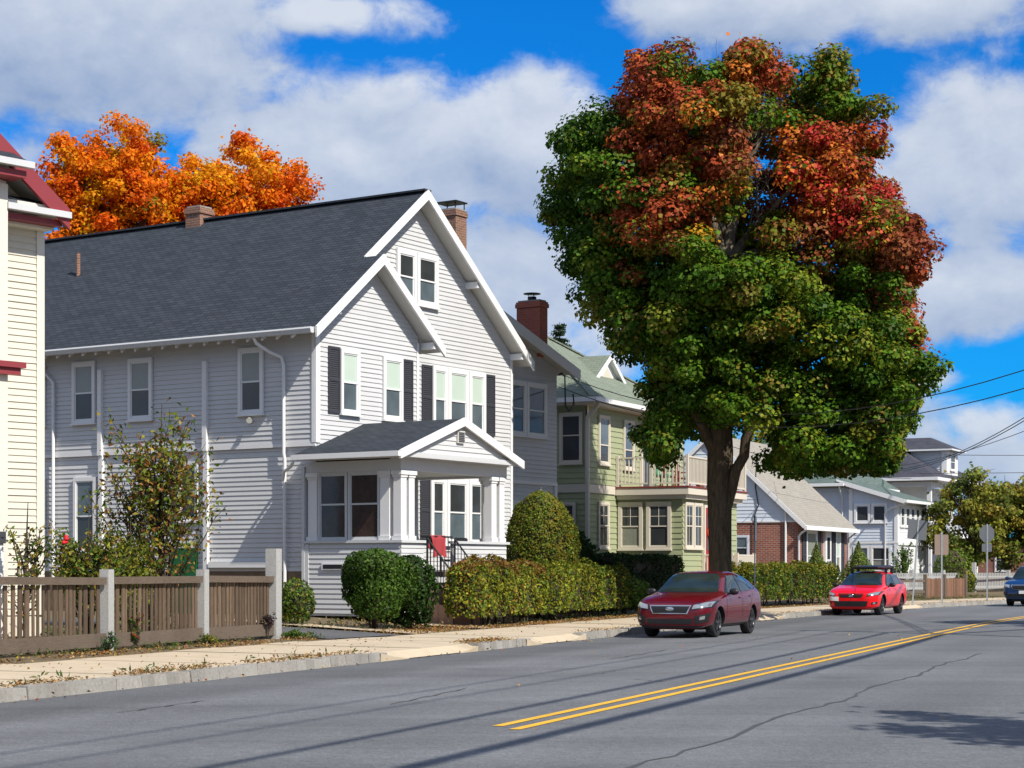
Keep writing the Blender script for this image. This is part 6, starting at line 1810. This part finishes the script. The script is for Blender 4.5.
# ---- crimson hatchback
sts = stations(4.46, 1.78, 1.47, 0.98, 0.22, -1.12, -2.23, 0.945, 0.72)
cw = [
    ('windscreen_seal', 'black', [(-.71, .985), (.71, .985), (.575, 1.405), (-.575, 1.405)], 'front', .004, False),
    ('windscreen', 'car_glass', [(-.685, 1.0), (.685, 1.0), (.555, 1.392), (-.555, 1.392)], 'front', .009, False),
    ('window_seal', 'black', [(.80, .955), (-1.80, 1.055), (-1.36, 1.335), (.10, 1.368)], 'side', .004, True),
    ('side_window', 'car_glass', [(.66, .985), (-.36, .995), (-.38, 1.365), (.08, 1.350)], 'side', .009, True),
    ('side_window', 'car_glass', [(-.43, .997), (-1.25, 1.02), (-1.18, 1.345), (-.45, 1.366)], 'side', .009, True),
    ('quarter_window', 'car_glass', [(-1.30, 1.025), (-1.70, 1.07), (-1.36, 1.318), (-1.20, 1.335)], 'side', .009, True),
    ('rear_window', 'car_glass', [(-.55, 1.07), (.55, 1.07), (.50, 1.34), (-.50, 1.34)], 'rear', .008, False),
    ('grille_frame', 'chrome', [(-.40, .53), (.40, .53), (.475, .715), (-.475, .715)], 'front', .008, False),
    ('grille', 'black', [(-.375, .548), (.375, .548), (.445, .690), (-.445, .690)], 'front', .014, False),
    ('lower_grille', 'black', [(-.50, .315), (.50, .315), (.535, .425), (-.535, .425)], 'front', .008, False),
    ('headlight', 'black', [(.47, .610), (.850, .670), (.866, .815), (.50, .728)], 'front', .007, True),
    ('headlight_lens', 'lamp_glass', [(.50, .630), (.830, .685), (.850, .798), (.525, .716)], 'front', .013, True),
    ('fog_lamp_housing', 'black', [(.57, .315), (.80, .355), (.845, .555), (.555, .480)], 'front', .008, True),
    ('fog_lamp', 'lamp_glass', [(.66, .40), (.75, .42), (.76, .49), (.67, .47)], 'front', .014, True),
    ('chin_trim', 'black', [(-.66, .235), (.66, .235), (.70, .275), (-.70, .275)], 'front', .007, False),
    ('door_seam', 'black', [(-.40, .30), (-.415, .30), (-.415, .985), (-.40, .985)], 'side', .003, True),
    ('door_seam', 'black', [(.86, .42), (.845, .42), (.80, .95), (.815, .95)], 'side', .003, True),
    ('door_seam', 'black', [(-1.02, .62), (-1.035, .62), (-1.36, 1.0), (-1.345, 1.0)], 'side', .003, True),
    ('door_handle', 'paint_crimson', [(-.17, .845), (-.36, .850), (-.36, .885), (-.17, .880)], 'side', .028, True),
    ('door_handle', 'paint_crimson', [(-1.02, .865), (-1.20, .870), (-1.20, .905), (-1.02, .900)], 'side', .028, True),
    ('sill_trim', 'black', [(.98, .235), (-.98, .235), (-.98, .285), (.98, .285)], 'side', .004, True),
    ('bonnet_seam', 'black', [(-.62, .775), (.62, .775), (.62, .782), (-.62, .782)], 'front', .003, False),
]
head1 = heading(42) + math.pi
car1, P1 = make_car('hatchback_car', 'crimson hatchback parked at the kerb in front of the big maple', 'car', tuple(S(42.15, 11.32, 0.015)), head1 - R(2.5), 'paint_crimson', sts, 1.33, -1.34, 0.315, 0.20, 0.80, {'patches': cw, 'mirror': (.60, .86, 1.00), 'mirror_mat': 'black', 'spokes': 5})
b = MB()
b.lathe([(0.0, .012), (0.05, .010), (0.062, 0.0)], (0, 0, 0), 'y', 20)
b.v = [(2.235 + y, x * 1.5, 0.635 + z * 0.75) for x, y, z in b.v]; b.build('badge', 'chrome', car1)
for sgn in (-1, 1):
    b = MB(); b.beam((2.20, sgn * 0.10, 0.635), (2.185, sgn * 0.40, 0.655), 0.022, 0.022); b.build('grille_wing', 'chrome', car1)

# ---- red hot hatch with roof box and rack
sts = stations(4.49, 1.755, 1.455, 0.93, 0.12, -1.30, -2.24, 0.94, 0.72)
rw = [
    ('windscreen_seal', 'black', [(-.71, .98), (.71, .98), (.57, 1.395), (-.57, 1.395)], 'front', .004, False),
    ('windscreen', 'car_glass', [(-.685, .995), (.685, .995), (.55, 1.382), (-.55, 1.382)], 'front', .009, False),
    ('window_seal', 'black', [(.76, .955), (-1.70, 1.03), (-1.40, 1.32), (.04, 1.36)], 'side', .004, True),
    ('side_window', 'car_glass', [(.62, .985), (-.38, .995), (-.40, 1.35), (.02, 1.338)], 'side', .009, True),
    ('side_window', 'car_glass', [(-.45, .997), (-1.25, 1.02), (-1.18, 1.33), (-.47, 1.35)], 'side', .009, True),
    ('quarter_window', 'car_glass', [(-1.30, 1.025), (-1.60, 1.045), (-1.40, 1.30), (-1.23, 1.328)], 'side', .009, True),
    ('rear_window', 'car_glass', [(-.55, 1.07), (.55, 1.07), (.50, 1.32), (-.50, 1.32)], 'rear', .008, False),
    ('grille', 'black', [(-.34, .585), (.34, .585), (.43, .715), (-.43, .715)], 'front', .009, False),
    ('lower_grille', 'black', [(-.52, .30), (.52, .30), (.56, .475), (-.56, .475)], 'front', .009, False),
    ('headlight', 'black', [(.52, .62), (.835, .665), (.860, .790), (.53, .715)], 'front', .007, True),
    ('headlight_lens', 'lamp_glass', [(.545, .64), (.815, .680), (.840, .775), (.55, .705)], 'front', .013, True),
    ('fog_lamp_housing', 'black', [(.66, .35), (.80, .38), (.82, .46), (.67, .44)], 'front', .008, True),
    ('fog_lamp', 'lamp_glass', [(.70, .375), (.76, .385), (.77, .44), (.71, .43)], 'front', .014, True),
    ('door_seam', 'black', [(-.42, .30), (-.435, .30), (-.435, .985), (-.42, .985)], 'side', .003, True),
    ('door_seam', 'black', [(.84, .42), (.825, .42), (.78, .95), (.795, .95)], 'side', .003, True),
    ('door_handle', 'paint_red', [(-.19, .845), (-.38, .850), (-.38, .885), (-.19, .880)], 'side', .028, True),
    ('door_handle', 'paint_red', [(-1.02, .865), (-1.20, .870), (-1.20, .905), (-1.02, .900)], 'side', .028, True),
    ('number_plate', 'sign_white', [(-.70, .485), (-.40, .47), (-.40, .605), (-.70, .62)], 'front', .022, False),
]
head2 = heading(64) + math.pi
car2, P2 = make_car('hatchback_car', 'bright red hatchback with a black roof box parked by the olive hedge', 'car', tuple(C(64.2, 11.95, 0.012)), head2, 'paint_red', sts, 1.32, -1.32, 0.32, 0.21, 0.795, {'patches': rw, 'mirror': (.56, .855, .99), 'spokes': 5, 'rim': 'rim'})
for i in range(3):
    b = MB(); b.beam((2.225, -0.36 - .02 * i, 0.61 + .035 * i), (2.225, 0.36 + .02 * i, 0.61 + .035 * i), 0.016, 0.010); b.build('grille_bar', 'paint_red', car2)
b = MB(); b.lathe([(0.0, .012), (0.055, .010), (0.065, 0.0)], (0, 0, 0), 'y', 20); b.v = [(2.235 + y, x * 1.2, 0.645 + z * .9) for x, y, z in b.v]; b.build('badge', 'chrome', car2)
for x in (-0.15, -0.95):
    b = MB(); b.beam((x, -.60, 1.53), (x, .60, 1.53), 0.07, 0.035)
    for sgn in (-1, 1): b.beam((x, sgn * .575, 1.36), (x, sgn * .575, 1.53), 0.09, 0.05)
    b.build('roof_bar', 'black', car2)
b = MB(); prof_ = [(-.44, 1.545), (-.48, 1.575), (-.44, 1.655), (.44, 1.655), (.48, 1.575), (.44, 1.545)]
b.prism([(0.32, y, z) for y, z in prof_], (-1.75, 0, 0))
b.v = [(x, y * (0.9 if x > 0 else 1), z - (0.05 if x > 0 and z > 1.62 else 0)) for x, y, z in b.v]; b.build('roof_box', 'black', car2)

# ---- dark blue crossover at the bend
sts = stations(4.6, 1.80, 1.68, 0.95, 0.15, -1.65, -2.30, 1.06, 0.86, 0.27)
bw = [
    ('windscreen_seal', 'black', [(-.72, 1.105), (.72, 1.105), (.60, 1.595), (-.60, 1.595)], 'front', .004, False),
    ('windscreen', 'car_glass', [(-.695, 1.12), (.695, 1.12), (.58, 1.582), (-.58, 1.582)], 'front', .009, False),
    ('window_seal', 'black', [(.80, 1.07), (-1.95, 1.14), (-1.75, 1.54), (.08, 1.57)], 'side', .004, True),
    ('side_window', 'car_glass', [(.64, 1.10), (-.40, 1.11), (-.42, 1.56), (.06, 1.545)], 'side', .009, True),
    ('side_window', 'car_glass', [(-.47, 1.11), (-1.35, 1.13), (-1.32, 1.54), (-.49, 1.56)], 'side', .009, True),
    ('rear_window', 'car_glass', [(-.55, 1.2), (.55, 1.2), (.50, 1.52), (-.50, 1.52)], 'rear', .008, False),
    ('grille_frame', 'chrome', [(-.42, .66), (.42, .66), (.50, .865), (-.50, .865)], 'front', .008, False),
    ('grille', 'black', [(-.395, .68), (.395, .68), (.47, .84), (-.47, .84)], 'front', .014, False),
    ('lower_grille', 'black', [(-.62, .36), (.62, .36), (.66, .50), (-.66, .50)], 'front', .009, False),
    ('headlight', 'lamp_glass', [(.54, .75), (.85, .80), (.868, .93), (.555, .86)], 'front', .010, True),
    ('fog_lamp', 'black', [(.64, .42), (.80, .46), (.82, .57), (.65, .54)], 'front', .012, True),
    ('number_plate', 'sign_white', [(-.16, .505), (.16, .505), (.16, .63), (-.16, .63)], 'front', .03, False),
    ('door_seam', 'black', [(-.44, .36), (-.455, .36), (-.455, 1.1), (-.44, 1.1)], 'side', .003, True),
]
head3 = heading(81) + math.pi
car3, P3_ = make_car('crossover_car', 'dark blue crossover car coming round the bend past the stop sign', 'car', tuple(S(81.6, 7.6, 0.03)), head3 + R(3), 'paint_blue', sts, 1.36, -1.30, 0.35, 0.22, 0.80, {'patches': bw, 'mirror': (.62, .87, 1.13), 'mirror_mat': 'paint_blue', 'rim': 'rim_silver'})

# =================================================================== SKY, SUN, CAMERA
SUN_H = Vector((0.660, -0.752, 0)).normalized()
EL = math.atan(0.95)
wd = bpy.data.worlds.new('World'); SC.world = wd; wd.use_nodes = True
nt = wd.node_tree; nt.nodes.clear()


def mth(op, a, b=None, c=None, clamp=False):
    n = nd(nt, 'ShaderNodeMath', operation=op); n.use_clamp = clamp
    for i, v in enumerate((a, b, c)):
        if v is None: continue
        if isinstance(v, (int, float)): n.inputs[i].default_value = v
        else: nt.links.new(v, n.inputs[i])
    return n.outputs[0]


tc = nd(nt, 'ShaderNodeTexCoord')
sky = nd(nt, 'ShaderNodeTexSky'); sky.sky_type = 'NISHITA'; sky.sun_disc = False
sky.sun_elevation = EL; sky.sun_rotation = math.atan2(SUN_H.x, SUN_H.y); sky.air_density = 1.0; sky.dust_density = 0.4; sky.ozone_density = 2.2
tint = nd(nt, 'ShaderNodeMix', data_type='RGBA', blend_type='MULTIPLY'); tint.inputs[0].default_value = 1.0
nt.links.new(sky.outputs[0], tint.inputs[6]); tint.inputs[7].default_value = (0.03, 0.66, 1.44, 1)
sep = nd(nt, 'ShaderNodeSeparateXYZ'); nt.links.new(tc.outputs['Generated'], sep.inputs[0])
X, Y, Z = sep.outputs
# the sky direction in degrees: azimuth from +y, elevation
az = mth('MULTIPLY', mth('ARCTAN2', X, Y), 57.2958)
el = mth('MULTIPLY', mth('ARCSINE', Z), 57.2958)
cmb = nd(nt, 'ShaderNodeCombineXYZ'); nt.links.new(az, cmb.inputs[0]); nt.links.new(mth('MULTIPLY', el, 1.35), cmb.inputs[1])


def fbm(scale, det, rough, dist=0.0, off=0.0, sh=(0, 0)):
    n = nd(nt, 'ShaderNodeTexNoise'); setin(n, 'Scale', scale); setin(n, 'Detail', det); setin(n, 'Roughness', rough); setin(n, 'Distortion', dist)
    mp = nd(nt, 'ShaderNodeMapping'); mp.inputs['Location'].default_value = (off + sh[0], off * 0.7 + sh[1], 0); nt.links.new(cmb.outputs[0], mp.inputs[0]); nt.links.new(mp.outputs[0], n.inputs['Vector'])
    return n.outputs['Fac']


# cloud banks: azimuth, elevation, half sizes in degrees, strength
BANKS = [(-13.0, 15.8, 7.0, 3.3, 1.0), (-5.5, 16.2, 3.6, 0.9, 0.75), (-15.5, 12.2, 3.0, 1.6, .5), (-4.0, 12.0, 5.0, 2.4, 0.95), (0.6, 12.4, 3.0, 2.6, 0.9), (-1.0, 8.5, 6.5, 3.4, 0.72), (2.4, 6.6, 2.5, 1.6, .6),
         (7.5, 16.6, 4.6, 1.5, 0.95), (12.4, 16.4, 4.0, 1.5, 0.8), (13.6, 12.0, 3.4, 3.0, 0.95), (13.2, 8.0, 3.2, 1.7, 0.85), (14.0, 4.3, 3.4, 0.9, 0.62), (12.5, 5.6, 1.6, 0.5, .5), (-8.6, 12.2, 1.6, 2.0, 0.6), (13.5, 3.0, 6.0, 2.6, 0.62), (3.0, 3.0, 14.0, 2.6, 0.45)]
outside = nd(nt, 'ShaderNodeMapRange'); setin(outside, 'From Min', 17.0); setin(outside, 'From Max', 26.0); setin(outside, 'To Max', 0.52)
nt.links.new(mth('ABSOLUTE', az), outside.inputs['Value'])


def density(da, de):
    """cloud density a little way off from the direction looked at"""
    A_ = mth('ADD', az, da); E_ = mth('ADD', el, de); dens = None
    for a0, e0, ra, re, st in BANKS:
        dx = mth('DIVIDE', mth('SUBTRACT', A_, a0), ra); dy = mth('DIVIDE', mth('SUBTRACT', E_, e0), re)
        q = mth('ADD', mth('MULTIPLY', dx, dx), mth('MULTIPLY', dy, dy))
        g_ = mth('MULTIPLY', mth('EXPONENT', mth('MULTIPLY', q, -0.9)), st)
        dens = g_ if dens is None else mth('MAXIMUM', dens, g_)
    dens = mth('MAXIMUM', dens, outside.outputs[0])
    nb = fbm(0.20, 3, 0.5, 0.0, 0.0, (da, de * 1.35)); nf = fbm(0.55, 10, 0.62, 0.25, 31.0, (da, de * 1.35))
    return mth('ADD', mth('ADD', dens, mth('MULTIPLY', mth('SUBTRACT', nb, 0.5), 0.75)), mth('MULTIPLY', mth('SUBTRACT', nf, 0.5), 0.72))


d2 = density(0.0, 0.0)
cov = nd(nt, 'ShaderNodeMapRange', interpolation_type='SMOOTHSTEP'); setin(cov, 'From Min', 0.25); setin(cov, 'From Max', 0.60); setin(cov, 'To Max', 0.95); nt.links.new(d2, cov.inputs['Value'])
relief = mth('SUBTRACT', d2, density(0.25, 0.95))            # lit from above: bright crowns, grey undersides
lit = mth('ADD', mth('ADD', 0.52, mth('MULTIPLY', relief, 1.0)), mth('MULTIPLY', mth('SUBTRACT', fbm(0.12, 3, 0.5, 0.2, 77.0), 0.5), 1.1), None, True)
cc = nd(nt, 'ShaderNodeMix', data_type='RGBA'); cc.inputs[6].default_value = (0.44, 0.59, 0.88, 1); cc.inputs[7].default_value = (1.03, 1.11, 1.24, 1); nt.links.new(lit, cc.inputs[0])
bg1 = nd(nt, 'ShaderNodeBackground'); setin(bg1, 'Strength', 0.085); nt.links.new(tint.outputs[2], bg1.inputs[0])
bg2 = nd(nt, 'ShaderNodeBackground'); setin(bg2, 'Strength', 0.56); nt.links.new(cc.outputs[2], bg2.inputs[0])
mx = nd(nt, 'ShaderNodeMixShader'); nt.links.new(cov.outputs[0], mx.inputs[0]); nt.links.new(bg1.outputs[0], mx.inputs[1]); nt.links.new(bg2.outputs[0], mx.inputs[2])
outw = nd(nt, 'ShaderNodeOutputWorld'); nt.links.new(mx.outputs[0], outw.inputs[0])

ld = bpy.data.lights.new('sun', 'SUN'); ld.energy = 5.0; ld.angle = R(0.53); ld.color = (1.0, 0.94, 0.84)
lo = bpy.data.objects.new('sun', ld); COL.objects.link(lo)
sd = Vector((SUN_H.x * math.cos(EL), SUN_H.y * math.cos(EL), math.sin(EL)))
lo.rotation_euler = sd.to_track_quat('Z', 'Y').to_euler(); lo.location = sd * 60

cd = bpy.data.cameras.new('camera'); cd.sensor_width = 36.0; cd.lens = 1900 / 1024 * 36; cd.shift_y = 186 / 1024; cd.clip_end = 6000; cd.clip_start = 0.1
co = bpy.data.objects.new('camera', cd); COL.objects.link(co)
co.location = (0, 0, 1.5); co.rotation_euler = (math.pi / 2, 0, 0)
SC.camera = co
SC.view_settings.view_transform = 'Standard'; SC.view_settings.look = 'None'; SC.view_settings.exposure = 0.28; SC.view_settings.gamma = 1.0
try:
    SC.view_settings.use_curve_mapping = False
except Exception:
    pass
SC.cycles.max_bounces = 6; SC.cycles.diffuse_bounces = 3; SC.cycles.glossy_bounces = 3; SC.cycles.transmission_bounces = 3
SC.cycles.use_denoising = True
